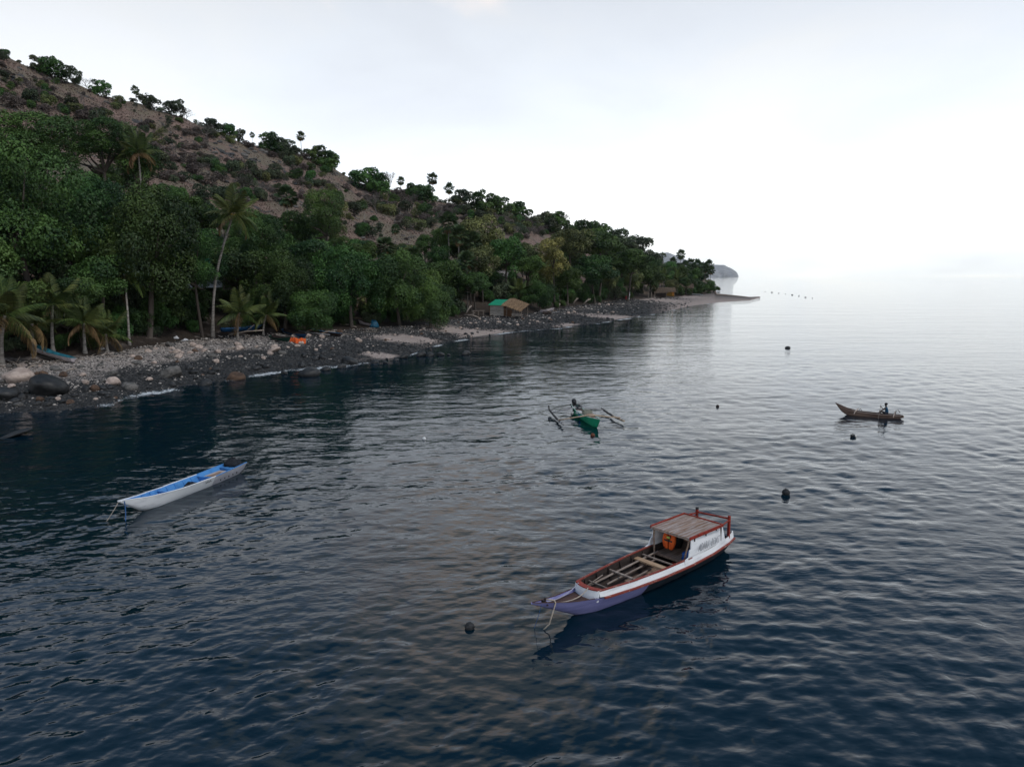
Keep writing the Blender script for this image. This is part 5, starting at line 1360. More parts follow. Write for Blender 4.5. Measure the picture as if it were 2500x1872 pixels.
# ================================================================== beach: stones, wood, boats, huts
def rock_mesh(name, seed, m_, sub=3, rough=0.28):
    rs = np.random.default_rng(seed); bm_ = bmesh.new(); bmesh.ops.create_icosphere(bm_, subdivisions=sub, radius=1)
    D = rs.normal(size=(9, 3)); D /= np.linalg.norm(D, axis=1, keepdims=True); O = rs.uniform(.62, .95, 9); ph = rs.uniform(0, 6, (4, 3))
    for v in bm_.verts:
        p = np.array(v.co); r_ = 1.0
        for d, o in zip(D, O):
            c = p @ d
            if c > o: p = p - d * (c - o) * .85
        n_ = sum(np.sin(p * (3 + 3 * i) + ph[i]).sum() * (.06 / (i + 1)) for i in range(4)) * rough * 2
        v.co = Vector(p * (1 + n_))
    me = bpy.data.meshes.new(name); bm_.to_mesh(me); bm_.free(); me.materials.append(m_)
    if sub > 2: me.polygons.foreach_set('use_smooth', np.ones(len(me.polygons), dtype=bool))
    return me
BASALT = mat('wet_basalt', (.040, .040, .040), .5, color2=(.012, .013, .014), scale=2.5, detail=8, bump=.7, bscale=7, obj_rand=.3)
GREYROCK = mat('grey_rock', (.155, .145, .135), .9, color2=(.05, .048, .045), scale=2.2, detail=8, bump=.7, bscale=7, obj_rand=.25)
PINKROCK = mat('pale_coral_rock', (.50, .40, .34), .9, color2=(.26, .20, .17), scale=2.2, detail=8, bump=.7, bscale=7, obj_rand=.12)
BROWNROCK = mat('brown_rock', (.14, .085, .055), .9, color2=(.045, .03, .024), scale=2.2, detail=8, bump=.7, bscale=7, obj_rand=.2)
RM = {k: [rock_mesh('boulder', 70 + 5 * i + j, m_) for j in range(3)] for i, (k, m_) in enumerate((('basalt', BASALT), ('grey', GREYROCK), ('pale', PINKROCK), ('brown', BROWNROCK)))}
def boulder(px, py, wp, kind, label, group=None, flat=.6, seed=0, sea=False):
    p = on_z(px, py, 0.0) if sea else at_beach(px, py)
    d = (p - CAM).length; w = wp * d / F / 2
    o = link('boulder', RM[kind][seed % 3], None, p + Vector((0, 0, w * flat * .35)), (seed * .7 % .4, seed * 1.3 % .3, seed * 2.1), (w, w * .85, w * flat))
    return tag(o, label, 'rock', group)
for i, (px, py, wp, k_, fl, lb) in enumerate([
    (45, 930, 62, 'pale', .7, 'large pale coral boulder at the left edge of the beach'),
    (118, 955, 92, 'basalt', .55, 'large flat dark boulder right of the pale one'),
    (277, 938, 34, 'pale', .75, 'pinkish pointed boulder on the dark stones'),
    (318, 950, 36, 'grey', .8, 'grey boulder right of the pinkish one'),
    (232, 952, 24, 'brown', .7, 'ochre brown stone left of the pinkish boulder'),
    (422, 918, 58, 'grey', .65, 'big grey rounded boulder midway along the near beach'),
    (575, 926, 48, 'brown', .55, 'brown boulder at the waterline in front of the coconut palms'),
    (15, 970, 60, 'basalt', .5, 'dark rock at the waterline on the left edge'),
    (668, 858, 40, 'pale', .35, 'pale grey slab on the pebbles below the palms'),
    (500, 940, 34, 'basalt', .6, 'wet black rock left of the brown waterline boulder')]):
    boulder(px, py, wp, k_, lb, None, fl, i)
for i, (px, py, wp, lb) in enumerate([
    (755, 917, 56, 'largest black rock standing in the sea off the beach'), (853, 889, 48, 'broad black rock at the edge of the surf'), (833, 898, 26, 'black rock just seaward of the broad one'),
    (795, 904, 26, 'flat black rock left of the broad surf rock'), (694, 913, 20, 'small black rock left of the largest sea rock'), (985, 874, 26, 'pointed black rock in the white surf'),
    (966, 880, 15, 'small black rock left of the pointed surf rock'), (940, 887, 15, 'small black rock lowest in the surf'), (1026, 870, 30, 'black rock left end of the reef'), (1048, 869, 24, 'black rock second along the reef'),
    (1076, 868, 22, 'black rock third along the reef'), (1136, 866, 26, 'last black rock at the seaward end of the reef'), (915, 886, 20, 'low black rock in the surf below the round trees'), (1095, 868, 12, 'tiny rock before the end of the reef'),
    (30, 1063, 76, 'submerged flat rock near the left edge'), (1923, 850, 13, 'lone dark rock awash far out in the bay')]):
    boulder(px, py, wp, 'basalt', lb, None, .55 if px > 100 else .12, i, sea=True)
# rocks awash off the sand spit
for i in range(9):
    boulder(1868 + i * 13.5 + (i * 37 % 17), 712 + (i * 53 % 17), 2.4 + (i * 29 % 3), 'basalt', 'small dark rock awash off the sandy spit', 'rocks awash off the sandy spit', .4, i, sea=True)
# many more stones, large enough to pick out
brs = random.Random(31); nst = 0
ZN = lambda px: 'left end of the beach' if px < 300 else ('beach below the coconut palms' if px < 700 else ('beach below the round shore trees' if px < 1050 else 'beach in front of the hut'))
STONES = []
for att in range(2000):
    if nst >= 230: break
    px = brs.uniform(-60, 1500); s_ = brs.random()
    y0 = np.interp(px, [a for a, _ in SHORE_PX], [b for _, b in SHORE_PX]); y1 = np.interp(px, [a for a, _ in VEG_PX], [b for _, b in VEG_PX])
    py = y0 + (y1 - y0) * s_ * .95 + 2
    k_ = 'basalt' if s_ < .45 and brs.random() < .8 else brs.choice(('grey', 'pale', 'pale', 'brown'))
    wp = brs.uniform(9, 22) if px < 900 else brs.uniform(5, 11)
    nm = {'basalt': 'black', 'grey': 'grey', 'pale': 'pale', 'brown': 'brown'}[k_]
    boulder(px, py, wp, k_, f'{"large" if wp > (15.5 if px < 900 else 8) else "small"} {nm} stone {"near the water" if s_ < .3 else ("midway up" if s_ < .65 else "high up")} on the {ZN(px)}', f'{nm} stones on the {ZN(px)}', brs.uniform(.5, .8), nst); nst += 1
# rocks of the hillside
for i in range(90):
    px = brs.uniform(-50, 1120); a = np.interp(px, SKY_[:, 0], SKY_[:, 1])
    py = a + brs.uniform(6, 130) if i > 26 else brs.uniform(0, 1) * 40 + np.interp(px := brs.uniform(520, 690), [520, 690], [335, 372])
    p = hit(px, py)
    if p is None: continue
    w = brs.uniform(.35, 1.1) if i > 26 else brs.uniform(.6, 1.7)
    o = link('rock', RM['grey' if brs.random() < .6 else 'basalt'][i % 3], None, p, (.2, .1, i), (w, w * .8, w * .6))
    lb = f'{"large" if w > 1.2 else "small"} dark rock of the outcrop on the brow below the skyline' if i <= 26 else f'dark rock lying on the {SIDE(px)}'
    tag(o, lb, 'rock', 'rocks of the brow outcrop' if i <= 26 else f'rocks on the {SIDE(px)}')

# cobbles and pebbles: far too many to count
def cobbles():
    rs = np.random.default_rng(77)
    base = []
    for j in range(6):
        me = rock_mesh('c', 300 + j, BASALT, 1, .2)
        v = np.array([tuple(q.co) for q in me.vertices]); f = np.array([tuple(p.vertices) for p in me.polygons]); base.append((v, f)); bpy.data.meshes.remove(me)
    VV, FF, TT = [], [], []; k = 0; n = 0
    for a in range(38000):
        px = rs.uniform(-120, 1690); s_ = rs.random() ** .9
        if rs.random() < np.interp(px, [800, 1400, 1560, 1690], [.1, .3, .55, .97]): continue
        r0 = ray(px, 800); t = r0.x / r0.y; ys, yv = float(y_shore(t)), float(y_veg(t))
        if t > T_VEG: continue
        Y = ys + (yv - ys) * (s_ * 1.03 - .03) + rs.normal(0, .15)
        x = t * Y; z = gz(x, Y)
        if z < -.15: continue
        if px > 880 and float(sand_at(x, Y)) > .30 + rs.random() * .5: continue
        big = max(Y * .00095, .05)
        w = big * np.exp(rs.normal(0, .38)) * (1.2 if s_ < .45 else .95)
        v, f = base[a % 6]; an = rs.uniform(0, 6.28); c, s2 = math.cos(an), math.sin(an)
        q = v * np.array([w, w * .8, w * .55]); q = np.stack([q[:, 0] * c - q[:, 1] * s2, q[:, 0] * s2 + q[:, 1] * c, q[:, 2]], 1) + [x, Y, z + w * .2]
        band = s_ + (float(vnoise(np.array([x / 3.1]), np.array([Y / 3.1]), 3)[0]) - .5) * .5
        pale = rs.random() < (.05 if band < .40 else (.42 if band < .62 else .70)) * np.interp(px, [500, 850], [1, .22])
        VV.append(q); FF.append(f + k); TT.append(np.full(len(v), rs.uniform(.55, 1.0) if pale else rs.uniform(0, .38))); k += len(v); n += 1
    m = leaf_mat('cobbles', (.014, .015, .016), (.50, .45, .41), rough=.75, orand=0, hue=0)
    for nd in m.node_tree.nodes:
        if nd.type == 'VALTORGB':
            q = nd.color_ramp.elements.new(.4); q.color = (.095, .092, .09, 1); q = nd.color_ramp.elements.new(.6); q.color = (.22, .195, .175, 1)
    me = mesh_np('cobbles', np.concatenate(VV), np.concatenate(FF), m, True, {'tint': np.concatenate(TT)})
    tag(link('cobbles', me), 'dark and pale cobbles covering the beach', None, None, 'stuff')
    print('cobbles', n)
cobbles()
# dry grass tufts on the slope
def tufts():
    rs = np.random.default_rng(5); P = []
    for a in range(16000):
        px = rs.uniform(-150, 1150); b0 = np.interp(px, SKY_[:, 0], SKY_[:, 1]); b1 = np.interp(px, ENV[:, 0], ENV[:, 1]) + 30
        p = hit(px, rs.uniform(b0, max(b1, b0 + 20)))
        if p is not None and p.y > 110: P.append(p)
    P = np.array([tuple(p) for p in P]); n = len(P)
    Vs, Fs, Ts = [], [], []
    for j in range(3):
        d = rs.normal(size=(n, 3)); d[:, 2] = 1.2; d /= np.linalg.norm(d, axis=1, keepdims=True)
        s_ = rs.uniform(.15, .5, (n, 1)); sidev = np.cross(d, rs.normal(size=(n, 3))); sidev /= np.linalg.norm(sidev, axis=1, keepdims=True)
        q = P - [0, 0, .08]
        v = np.stack([q - sidev * s_ * .35, q + sidev * s_ * .35, q + d * s_ + sidev * s_ * .25, q + d * s_ - sidev * s_ * .12], 1)
        Vs.append(v.reshape(-1, 3)); Ts.append(np.repeat(rs.uniform(0, 1, n), 4))
    V = np.concatenate(Vs); me = mesh_np('dry_grass', V, np.arange(len(V)).reshape(-1, 4), leaf_mat('dry_grass_blades', (.09, .066, .054), (.21, .152, .125), orand=0, hue=0), False, {'tint': np.concatenate(Ts)})
    tag(link('dry_grass', me), 'dry brown grass tufts on the slope', None, None, 'stuff')
tufts()

# foam along the waterline: flat lacy froth a few millimetres above the water
def foam():
    m = bpy.data.materials.new('sea_foam'); m.use_nodes = True; t = m.node_tree; N = t.nodes; L = t.links; b = N['Principled BSDF']
    b.inputs['Base Color'].default_value = (.72, .75, .76, 1); b.inputs['Roughness'].default_value = .9
    co = N.new('ShaderNodeTexCoord'); at = N.new('ShaderNodeAttribute'); at.attribute_name = 'froth'
    n1 = N.new('ShaderNodeTexNoise'); n1.inputs['Scale'].default_value = 3.2; n1.inputs['Detail'].default_value = 8; n1.inputs['Roughness'].default_value = .72; n1.inputs['Distortion'].default_value = .8
    n2 = N.new('ShaderNodeTexNoise'); n2.inputs['Scale'].default_value = .16; n2.inputs['Detail'].default_value = 3
    for n_ in (n1, n2): L.new(co.outputs['Object'], n_.inputs['Vector'])
    a = N.new('ShaderNodeMath'); a.operation = 'MULTIPLY'; L.new(at.outputs['Fac'], a.inputs[0])
    r2 = N.new('ShaderNodeMapRange'); r2.inputs['From Min'].default_value = .34; r2.inputs['From Max'].default_value = .62; r2.inputs['To Min'].default_value = .35; r2.inputs['To Max'].default_value = 1.1; L.new(n2.outputs['Fac'], r2.inputs['Value']); L.new(r2.outputs[0], a.inputs[1])
    s = N.new('ShaderNodeMath'); s.operation = 'ADD'; L.new(a.outputs[0], s.inputs[0]); L.new(n1.outputs['Fac'], s.inputs[1])
    rr = N.new('ShaderNodeMapRange'); rr.inputs['From Min'].default_value = .93; rr.inputs['From Max'].default_value = 1.10; L.new(s.outputs[0], rr.inputs['Value'])
    L.new(rr.outputs[0], b.inputs['Alpha'])
    ts = np.linspace(-.85, T_END, 500); W = np.linspace(-1, 1, 9); V = []; A = []
    for t_ in ts:
        ys = float(y_shore(t_)); wd = 1.5 + ys * .02
        wob = (fbm(np.array([t_ * 60]), np.array([3.3]), 3, 8)[0] - .5) * wd * 1.5
        for w in W:
            Y = ys - wd * .6 + wob * .5 + w * wd; V.append((t_ * Y, Y, .05 + .02 * (w > 0))); A.append((1 - abs(w) ** 1.5) * .5)
    V = np.array(V); i_ = np.arange(len(V)).reshape(len(ts), len(W))
    Fq = np.stack([i_[:-1, :-1], i_[1:, :-1], i_[1:, 1:], i_[:-1, 1:]], -1).reshape(-1, 4)
    tag(link('sea_foam', mesh_np('sea_foam', V, Fq, m, True, {'froth': np.array(A)})), 'thin white foam along the waterline', None, None, 'stuff')
foam()

# ------------------------------------------------------------------ driftwood
DRIFT = mat('driftwood', (.40, .34, .29), .9, color2=(.20, .16, .13), scale=5, bump=.4, obj_rand=.25)
drs = random.Random(9)
for i, (ax, ay, bx, by, rp, lb) in enumerate([
    (153, 912, 187, 901, 2.2, 'pale driftwood stick on the pebbles below the turquoise boat'), (557, 818, 645, 808, 2.0, 'long pale pole lying under the young palms'), (556, 853, 600, 851, 2.4, 'bleached log on the pebble bank'),
    (20, 880, 60, 905, 2.5, 'fallen grey branch at the left palm foot'), (60, 905, 88, 893, 2.2, 'grey broken branch beside the turquoise boat'), (1135, 770, 1152, 748, 2.2, 'grey branch leaning in the bush left of the hut'),
    (1132, 771, 1170, 778, 2.6, 'grey log lying left of the green-roofed hut'), (1398, 744, 1412, 730, 2.0, 'pale branch sticking up beyond the round bush'), (1425, 742, 1442, 732, 1.8, 'forked grey branch on the upper beach'),
    (1367, 742, 1364, 758, 2.2, 'pale post at the foot of the round bush'), (1652, 695, 1668, 682, 1.4, 'pale slanting pole above the thatched huts'), (830, 792, 870, 800, 1.8, 'grey stick beside the blue tarpaulin boat')]):
    p = at_beach(ax, ay); up_ = by < ay - 9
    q = on_y(bx, by, p.y + .3) if up_ else at_beach(bx, by)
    r_ = rp * p.y / F
    if (q - p).length > 14: q = p + (q - p).normalized() * 6
    m_ = (p + q) / 2 + Vector((0, 0, r_ * 2)); q = q + Vector((0, 0, r_))
    mb = MB().tube([p, m_, q], [r_, r_ * .9, r_ * .5], 7)
    d_ = (q - p); mb.tube([m_, m_ + d_ * .22 + Vector((.1, 0, d_.length * .16))], [r_ * .6, r_ * .2], 5)
    tag(mb.build('driftwood', DRIFT, None, True), lb, 'driftwood')
for i in range(70):
    px = drs.uniform(-40, 1560); py = np.interp(px, [a for a, _ in VEG_PX], [b for _, b in VEG_PX]) + drs.uniform(1, 12); p = at_beach(px, py)
    L_ = drs.uniform(.8, 2.6); a = drs.uniform(-.5, .5) + (0 if drs.random() < .6 else 1.4); d_ = Vector((math.cos(a), math.sin(a), 0)) * L_; q = p + d_; q.z = gz(q.x, q.y)
    r_ = drs.uniform(.03, .07)
    tag(MB().tube([p + Vector((0, 0, r_)), (p + q) / 2 + Vector((0, 0, .12)), q + Vector((0, 0, r_ * 2))], [r_, r_ * .8, r_ * .5], 6).build('driftwood', DRIFT, None, True), f'{"long" if L_ > 1.7 else "short"} driftwood stick on the upper {ZN(px)}', 'driftwood', f'driftwood sticks on the upper {ZN(px)}')
for i, (px, py, lb) in enumerate([(430, 827, 'white rag lying in the shade, left one'), (452, 832, 'white rag lying in the shade, right one'), (250, 853, 'small white bag under the low young palm')]):
    p = at_beach(px, py); o = crumple('rag', (.9, .5, .28), WHITE, 40 + i).build('rag', mat('white_rag', (.62, .62, .64), .9, var=.3, bump=.4), None, True, loc=p, rot=(0, 0, i)); tag(o, lb, 'rag')

# ------------------------------------------------------------------ boats drawn up on the beach
def beached(p, rz, L_, w, outer, inner, label, roll=.12, booms=False, name='beached_boat', pitch=0.0, bilge=None):
    e = empty(name, p, rz, label, 'boat'); e.rotation_euler = (roll, pitch, rz)
    k = L_ / 6
    h = Hull([(-.0, w * .55), (1.0 * k, w * .9), (2.6 * k, w), (4.2 * k, w * .85), (5.4 * k, w * .4), (L_, .02)], [(0, .52), (3 * k, .46), (L_, .80)], [(0, .1), (.6 * k, 0), (4.6 * k, 0), (5.3 * k, .12), (L_, .76)], e=.5)
    xs_ = np.linspace(0, L_, 24)
    h.shell(xs_).build('hull', outer, e, True)
    h.shell(np.linspace(.05, L_ * .96, 22), off=.035).build('lining', inner, e, True)
    h.rail(xs_, .05, .035, dz=-.004).build('gunwale', inner if bilge is None else bilge, e)
    r_ = [h.pt(0, v, -1) for v in np.linspace(1, 0, 5)] + [h.pt(0, v, 1) for v in np.linspace(0, 1, 5)[1:]]
    MB().add(r_, [tuple(range(len(r_)))]).build('transom', outer, e)
    for x in (1.4 * k, 3.2 * k, 4.4 * k):
        MB().box((x, 0, .40), (.16, 2 * (float(ip(x, h.b)) - .05), .03)).build('thwart', inner, e)
    if booms:
        for x in (1.6 * k, 4.2 * k):
            MB().tube([(x, -1.8, .25), (x, -.6, .58), (x, .6, .58), (x, 1.8, .25)], .04, 6).build('outrigger_boom', BAMBOO, e, True)
        for sd in (-1, 1): MB().tube([(.4, sd * 1.8, .18), (3 * k, sd * 1.85, .12), (L_ - .6, sd * 1.8, .18)], .06, 7).build('float', BAMGREY, e, True)
    return e
TURQ = mat('turquoise_paint', (.03, .20, .26), .6, color2=(.02, .11, .15), scale=3, bump=.2)
PINKW = mat('pinkish_white_paint', (.48, .42, .43), .65, color2=(.30, .27, .28), scale=3, bump=.2)
BLUE2 = mat('deep_blue_paint', (.02, .10, .24), .6, color2=(.012, .05, .12), scale=3, bump=.2)
SKYB = mat('sky_blue_paint', (.10, .30, .52), .6, color2=(.05, .17, .34), scale=3, bump=.2)
DKGREEN = mat('dark_green_paint', (.012, .075, .05), .6, color2=(.008, .04, .03), scale=3, bump=.2)
def bpx(ax, ay, bx, by, w, outer, inner, label, **kw):
    """stern pixel a, bow pixel b on the ground"""
    a = at_beach(ax, ay); b = at_beach(bx, by); d = b - a; L_ = min(max(d.length, 3.5), 9)
    pitch = -math.asin(max(min((b.z - a.z) / max(d.length, .1), .35), -.35))
    return beached(a + Vector((0, 0, .06)), math.atan2(d.y, d.x), L_, w, outer, inner, label, pitch=pitch, **kw)
bpx(178, 888, 70, 856, .55, PINKW, TURQ, 'pinkish boat with turquoise inside drawn up under the left palms', bilge=TURQ)
bpx(660, 828, 712, 838, .50, DKGREEN, DARKWOOD, 'dark green canoe beached under the orange cloth')
bpx(690, 812, 752, 830, .50, BLUE2, DARKWOOD, 'dark blue canoe beached right behind the orange cloth')
bpx(832, 823, 745, 812, .48, DARKWOOD, SKYB, 'canoe with sky-blue gunwales beached below the round trees', bilge=SKYB, booms=True)
bpx(915, 800, 872, 791, .5, PINKW, DARKWOOD, 'whitish canoe beached next to the blue tarpaulin')
bpx(540, 812, 640, 806, .5, BLUE2, BLUE2, 'blue canoe in deep shade behind the young palms')
bpx(1208, 768, 1254, 776, .55, mat('violet_blue_paint', (.09, .10, .24), .6, color2=(.05, .055, .14), scale=3), PINKW, 'violet-blue boat drawn up in front of the hut')
bpx(1320, 764, 1352, 760, .55, PINKW, PINKW, 'white canoe beached right of the thatched lean-to', booms=True)
bpx(1715, 722, 1668, 718, .7, mat('pale_boat', (.50, .55, .56), .6, var=.25, scale=3), PINKW, 'long pale boat drawn up beside the thatched huts')
bpx(1345, 768, 1325, 769, .45, DARKWOOD, DARKWOOD, 'dark canoe below the white one on the stones')
def drape(p, w, h, rz, m_, label, seed):
    rs = np.random.default_rng(seed); n = 14; rings = []
    for z in np.linspace(0, 1, 7):
        rings.append([Vector(((i / n - .5) * w, .12 * math.sin(i * 1.9 + seed) * (1 - z) + z * .25, .02 + z * h * (1 + .12 * math.sin(i * .9))) ) for i in range(n + 1)])
    mb = MB().loft(rings); o = mb.build('cloth', m_, None, True, loc=p, rot=(0, 0, rz))
    s_ = o.modifiers.new('solid', 'SOLIDIFY'); s_.thickness = .02
    return tag(o, label, 'cloth')
drape(at_beach(733, 840), 1.5, .75, .2, ORANGE, 'bright orange cloth hung over the green canoe, right piece', 1)
drape(at_beach(714, 836), .9, .65, -.1, ORANGE, 'smaller orange cloth hung over the green canoe, left piece', 2)
p = at_beach(914, 799); o = crumple('tarpaulin', (1.6, 1.2, 1.1), BLUE2, 21).build('tarpaulin', mat('teal_tarpaulin', (.012, .10, .17), .5, color2=(.008, .05, .09), scale=3, bump=.3), None, True, loc=p); tag(o, 'dark teal tarpaulin heap beside the whitish canoe', 'tarpaulin')

# ------------------------------------------------------------------ the hut with green roof and thatched lean-to
BOARD = mat('bleached_wall_board', (.46, .41, .36), .9, color2=(.30, .26, .22), scale=3, bump=.3, obj_rand=.12, stretch=(.4, 1, 2))
BROWNB = mat('brown_wall_board', (.17, .095, .055), .9, color2=(.10, .055, .035), scale=3, bump=.3, obj_rand=.15)
GROOF = mat('green_sheet_roof', (.012, .30, .155), .5, color2=(.01, .22, .12), scale=2, bump=.1)
THATCH = leaf_mat('thatch_straw', (.10, .062, .035), (.37, .245, .145), rough=.95, orand=.1, hue=0)
hp_ = at_beach(1238, 771); HG = gz(hp_.x, hp_.y)
HUT = empty('beach_hut', (hp_.x, hp_.y, HG), R(-24), 'small board hut with a green roof and thatched lean-to on the beach', 'hut')
W_, D_, HH = 3.4, 3.2, 2.3           # hut body: x along the pale wall, y towards the sea is negative
def wall_boards(x0, x1, y, face, m_, n=7):
    for i in range(n):
        z = .05 + (HH - .05) / n * (i + .5)
        if face == 'y': MB().box(((x0 + x1) / 2, y + .008 * (i % 2), z), (x1 - x0, .05, HH / n - .012)).build('wall_board', m_, HUT)
        else: MB().box((y + .008 * (i % 2), (x0 + x1) / 2, z), (.05, x1 - x0, HH / n - .012)).build('wall_board', m_, HUT)
wall_boards(-W_, 0, -D_ / 2, 'y', BOARD); wall_boards(-D_ / 2, D_ / 2, -W_, 'x', BOARD); wall_boards(-D_ / 2, D_ / 2, 0, 'x', BROWNB)
wall_boards(-W_, 0, D_ / 2, 'y', BOARD)
MB().box((-W_ / 2, 0, HH / 2), (W_ - .12, D_ - .12, HH - .02)).build('inner_wall', DARKWOOD, HUT)
for x, y in ((-W_, -D_ / 2), (0, -D_ / 2), (-W_, D_ / 2), (0, D_ / 2)): MB().box((x, y, HH / 2), (.12, .12, HH + .06)).build('corner_post', BROWNB, HUT)
rf = MB(); rings = []
for i in range(41):
    x = -W_ - .3 + (W_ + .6) * i / 40; w = .03 * math.sin(i * math.pi / 2)
    rings.append([Vector((x, -D_ / 2 - .35, HH + .05 + w)), Vector((x, D_ / 2 + .3, HH + 1.15 + w)), Vector((x, D_ / 2 + .3, HH + 1.11 + w)), Vector((x, -D_ / 2 - .35, HH + .01 + w))])
rf.loft(rings, True, True).build('green_roof', GROOF, HUT)
OLDTHATCH = leaf_mat('old_thatch_straw', (.05, .036, .026), (.17, .125, .09), rough=.95, orand=.15, hue=0)
def thatch(parent, x0, x1, y0, y1, zf, n, seed, name='thatch', m_=None):
    """layered straw: many thin blades lying down the slope; zf(x, y) is the slope"""
    rs = np.random.default_rng(seed); V = []; T = []
    for i in range(n):
        x = rs.uniform(x0, x1); y = rs.uniform(y0, y1); l = rs.uniform(.5, .9); w = rs.uniform(.015, .035); jx = rs.normal(0, .06)
        y2 = y - l; za = zf(x, y) + rs.uniform(.02, .10); zb = zf(x + jx, max(y2, y0 - .35)) + rs.uniform(.0, .06) - (max(0, y0 - y2) * .5)
        V += [(x - w, y, za), (x + w, y, za), (x + jx + w, y2, zb), (x + jx - w, y2, zb)]; T += [rs.uniform(0, 1)] * 4
    me = mesh_np(name, np.array(V), np.arange(len(V)).reshape(-1, 4), m_ or THATCH, False, {'tint': np.array(T)})
    return tag(link(name, me, parent), kind='stuff')
zf = lambda x, y: HH + .9 - .0 * y - .34 * abs(x - 1.0) * (1 if x > 1.0 else .35) + .26 * (y + D_ / 2) - .25
base_ = [[Vector((x, y, zf(x, y) + d)) for d in (0, -.12) for y in ((-D_ / 2 - .9, D_ / 2) if d == 0 else (D_ / 2, -D_ / 2 - .9))] for x in np.linspace(.05, 4.6, 10)]
MB().loft(base_, True, True).build('thatch_base', mat('thatch_under', (.12, .075, .045), .95, var=.4, scale=6), HUT)
thatch(HUT, .0, 4.65, -D_ / 2 - .9, D_ / 2 - .05, zf, 5200, 4)
for x, y in ((.9, -D_ / 2 - .6), (2.6, -D_ / 2 - .6), (4.3, -D_ / 2 - .5), (4.3, D_ / 2 - .3), (2.4, D_ / 2 - .3)):
    MB().tube([(x, y, -.2), (x + .03, y, zf(x, y) - .1)], .06, 7).build('post', POLEWOOD, HUT)
wl = MB().box((1.0, -D_ / 2 - .02, .75), (1.9, .05, 1.5)); wl.build('lean_to_screen', BROWNB, HUT)
MB().beam((0, -D_ / 2 - .08, 1.52), (2.0, -D_ / 2 - .08, 1.50), .05, .06).build('screen_rail', BOARD, HUT)
for i in range(4): MB().box((2.2 + i * .55, -D_ / 2 - .3, .38), (.5, .05, .62)).build('low_fence_board', BOARD, HUT)
# bench frame left of the hut
p = at_beach(1168, 771); TB = empty('drying_rack', p, .2, 'thin wooden drying rack standing left of the hut', 'rack')
for x in (-1.1, 0, 1.1):
    for y in (-.5, .5): MB().tube([(x, y, -.1), (x, y, 1.1)], .03, 6).build('leg', DRIFT, TB)
for y in (-.5, .5): MB().tube([(-1.3, y, 1.1), (1.3, y, 1.12)], .03, 6).build('rail', DRIFT, TB)
for i in range(6): MB().tube([(-1.1 + i * .44, -.6, 1.15), (-1.1 + i * .44, .6, 1.16)], .02, 5).build('slat', DRIFT, TB)

# ------------------------------------------------------------------ houses behind the trees
def house(px, py, Y, W, D, Hh, wallm, roofm, label, rz=0.0, thatchy=False, lift=0.0, door=None):
    p = on_y(px, py, Y); z = gz(p.x, p.y) if lift is None else p.z
    e = empty('house', (p.x, p.y, z), rz, label, 'house')
    nb = 6
    for i in range(nb):
        for y in (-D / 2, D / 2): MB().box((0, y, Hh / nb * (i + .5)), (W, .08, Hh / nb - .015)).build('wall_board', wallm, e)
        for x in (-W / 2, W / 2): MB().box((x, 0, Hh / nb * (i + .5)), (.08, D - .1, Hh / nb - .015)).build('wall_board', wallm, e)
    MB().box((0, 0, Hh / 2 - .4), (W - .12, D - .12, Hh + .7)).build('inner_wall', wallm, e)
    if door is not None:
        MB().box((door, -D / 2 - .06, Hh * .42), (.8, .06, Hh * .84)).build('door', mat('orange_door', (.62, .24, .04), .6, var=.3), e)
    MB().box((-W * .22, -D / 2 - .05, Hh * .58), (.8, .04, .7)).build('window', mat('dark_window', (.02, .022, .025), .2), e)
    ov = .5; rh = D * .42
    pro = [(-D / 2 - ov, Hh - .12), (0, Hh + rh), (D / 2 + ov, Hh - .12), (D / 2 + ov, Hh - .26), (0, Hh + rh - .16), (-D / 2 - ov, Hh - .26)]
    MB().loft([[Vector((x, y, zz)) for y, zz in pro] for x in (-W / 2 - ov, W / 2 + ov)], True, True).build('roof', roofm, e)
    if thatchy:
        zf_ = lambda x, y: Hh + rh - (rh + .12) * abs(y) / (D / 2 + ov) + .02
        thatch(e, -W / 2 - ov, W / 2 + ov, -D / 2 - ov, 0, zf_, 1600, int(px), m_=OLDTHATCH)
    for x in (-W / 2 + .2, W / 2 - .2): MB().tube([(x, -D / 2 - ov + .1, -.4), (x, -D / 2 - ov + .1, Hh - .2)], .06, 6).build('porch_post', POLEWOOD, e)
    return e
PINKWALL = mat('pink_plaster', (.46, .33, .28), .9, color2=(.36, .25, .21), scale=2)
GREYROOF = mat('grey_sheet_roof', (.30, .29, .30), .7, color2=(.20, .18, .18), scale=3)
THU = mat('old_thatch', (.17, .125, .095), .95, color2=(.09, .065, .05), scale=6, bump=.6)
THG = mat('grey_thatch', (.21, .19, .175), .95, color2=(.11, .10, .09), scale=6, bump=.6)
house(1208, 700, 192, 7, 4, 2.6, PINKWALL, GREYROOF, 'pale pink house half hidden behind trees above the hut', .1)
house(500, 690, 112, 4.5, 3, 2.4, mat('pale_blue_wall', (.55, .62, .72), .8, var=.2), GROOF, 'pale walled house with green roof glimpsed through trees beside the coconut trunk', .1)
YELW = mat('yellow_wall', (.26, .15, .03), .85, var=.35, scale=3)
def hut2(px, py, W, D, Hh, wallm, roofm, lb, rz=0, door=None):
    p = at_beach(px, py); q = to_px(p)
    return house(px, py, p.y, W, D, Hh, wallm, roofm, lb, rz, True, None, door)
hut2(1610, 723, 5.0, 3.6, 2.0, DARKWOOD, THU, 'leftmost thatched hut on the point with a brown roof', .05)
hut2(1630, 721, 5.2, 3.4, 2.1, YELW, THG, 'thatched hut with yellow wall and orange door on the point', .05, 1.9)
hut2(1652, 719, 4.6, 3.4, 2.9, DARKWOOD, THG, 'grey-thatched hut right of the orange door', .0)
hut2(1676, 717, 5.2, 3.6, 3.2, DARKWOOD, THU, 'rightmost thatched hut with tall brown roof on the point', -.1)
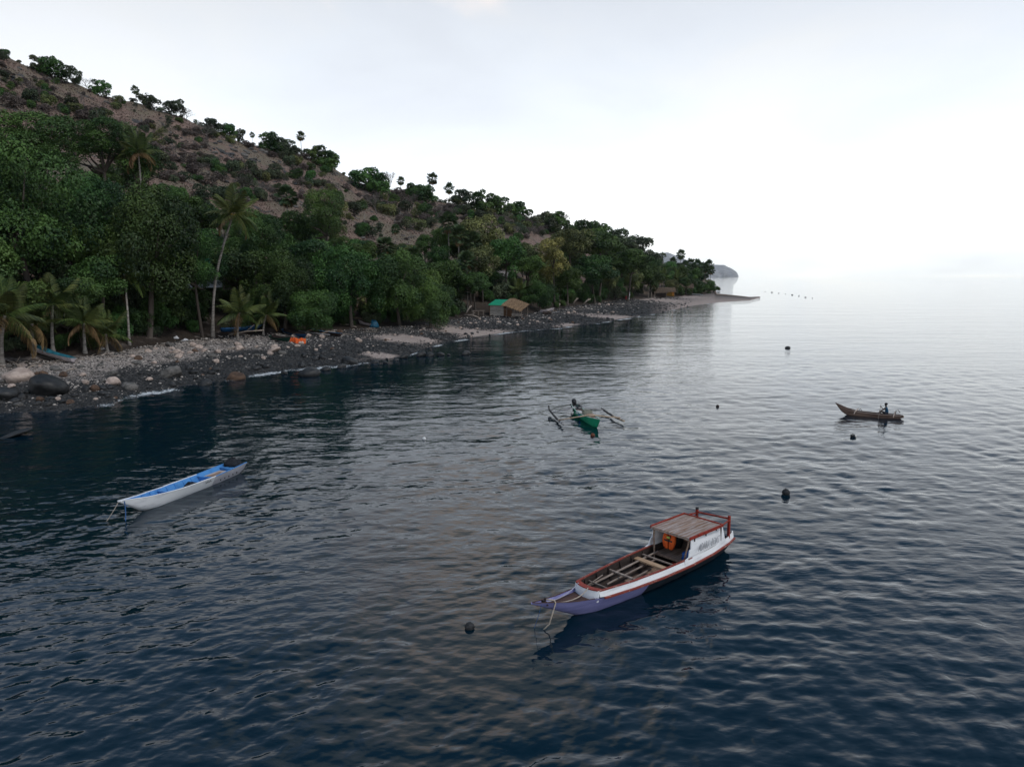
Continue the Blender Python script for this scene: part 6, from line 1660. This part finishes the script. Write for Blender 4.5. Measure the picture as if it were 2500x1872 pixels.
# red and white marker on the beach
p = at_beach(1531, 733); MK = empty('marker_post', p, 0, 'white pole on a red and white base on the far beach', 'marker')
MB().box((-.1, 0, .9), (1.1, .8, 1.3)).build('red_base', mat('faded_red', (.28, .05, .05), .8, var=.3), MK, bevel=.03)
MB().box((.62, 0, .95), (.32, .7, 1.4)).build('white_side', WHITE, MK, bevel=.02)
MB().loft([[Vector((math.cos(t) * r, math.sin(t) * r, z)) for t in np.linspace(0, 2 * math.pi, 9)[:-1]] for z, r in ((1.6, .16), (3.2, .14), (4.6, .10), (4.7, .03))], True, True).build('pole', WHITE, MK, loc=(.85, 0, 0))
MB().box((0, 0, .1), (1.5, 1.1, .35)).build('footing', GREYROCK, MK)
for i, (px, py) in enumerate([(1583, 728), (1590, 728), (1597, 727)]):
    p = at_beach(px, py); o = MB().tube([p - Vector((0, 0, .2)), p + Vector((.2 * i - .2, 0, 2.4 + .5 * (i == 0)))], .09, 6).build('stake', DRIFT, None); tag(o, 'bare stake of the broken fence left of the thatched huts', 'stake', 'stakes left of the thatched huts')

# ================================================================== labels: tell look-alikes of a small group apart by their order
ORD = ['second', 'third', 'fourth', 'fifth', 'sixth', 'seventh', 'eighth', 'ninth', 'tenth', 'eleventh', 'twelfth', 'thirteenth', 'fourteenth', 'fifteenth', 'sixteenth', 'seventeenth', 'eighteenth', 'nineteenth', 'twentieth']
bpy.context.view_layer.update()
byl = {}
for o in COL.objects:
    if o.parent is None and 'label' in o and o.get('kind') is None: byl.setdefault(o['label'], []).append(o)
for lb, os_ in byl.items():
    if len(os_) < 2 or len(os_) > 21: continue
    os_.sort(key=lambda o: to_px(o.matrix_world.translation)[0])
    for i, o in enumerate(os_):
        w = 'leftmost' if i == 0 else ('rightmost' if i == len(os_) - 1 else ORD[i - 1] + ' from left')
        if len(f'{lb}, {w}'.split()) > 16: w = w.split()[0]
        o['label'] = f'{lb}, {w}'
# ================================================================== haze
hb = MB().box((0, 4400, 165), (60000, 9600, 344))
hz = hb.build('haze', None)
hm = bpy.data.materials.new('haze_air'); hm.use_nodes = True
hn = hm.node_tree.nodes; hn.clear()
pv = hn.new('ShaderNodeVolumePrincipled'); pv.inputs['Color'].default_value = (0.86, 0.92, 1.0, 1); pv.inputs['Density'].default_value = 0.00003; pv.inputs['Anisotropy'].default_value = 0.7
ho = hn.new('ShaderNodeOutputMaterial'); hm.node_tree.links.new(pv.outputs[0], ho.inputs['Volume'])
hz.data.materials.append(hm)
tag(hz, 'thin pale evening haze over the bay', None, None, 'stuff')
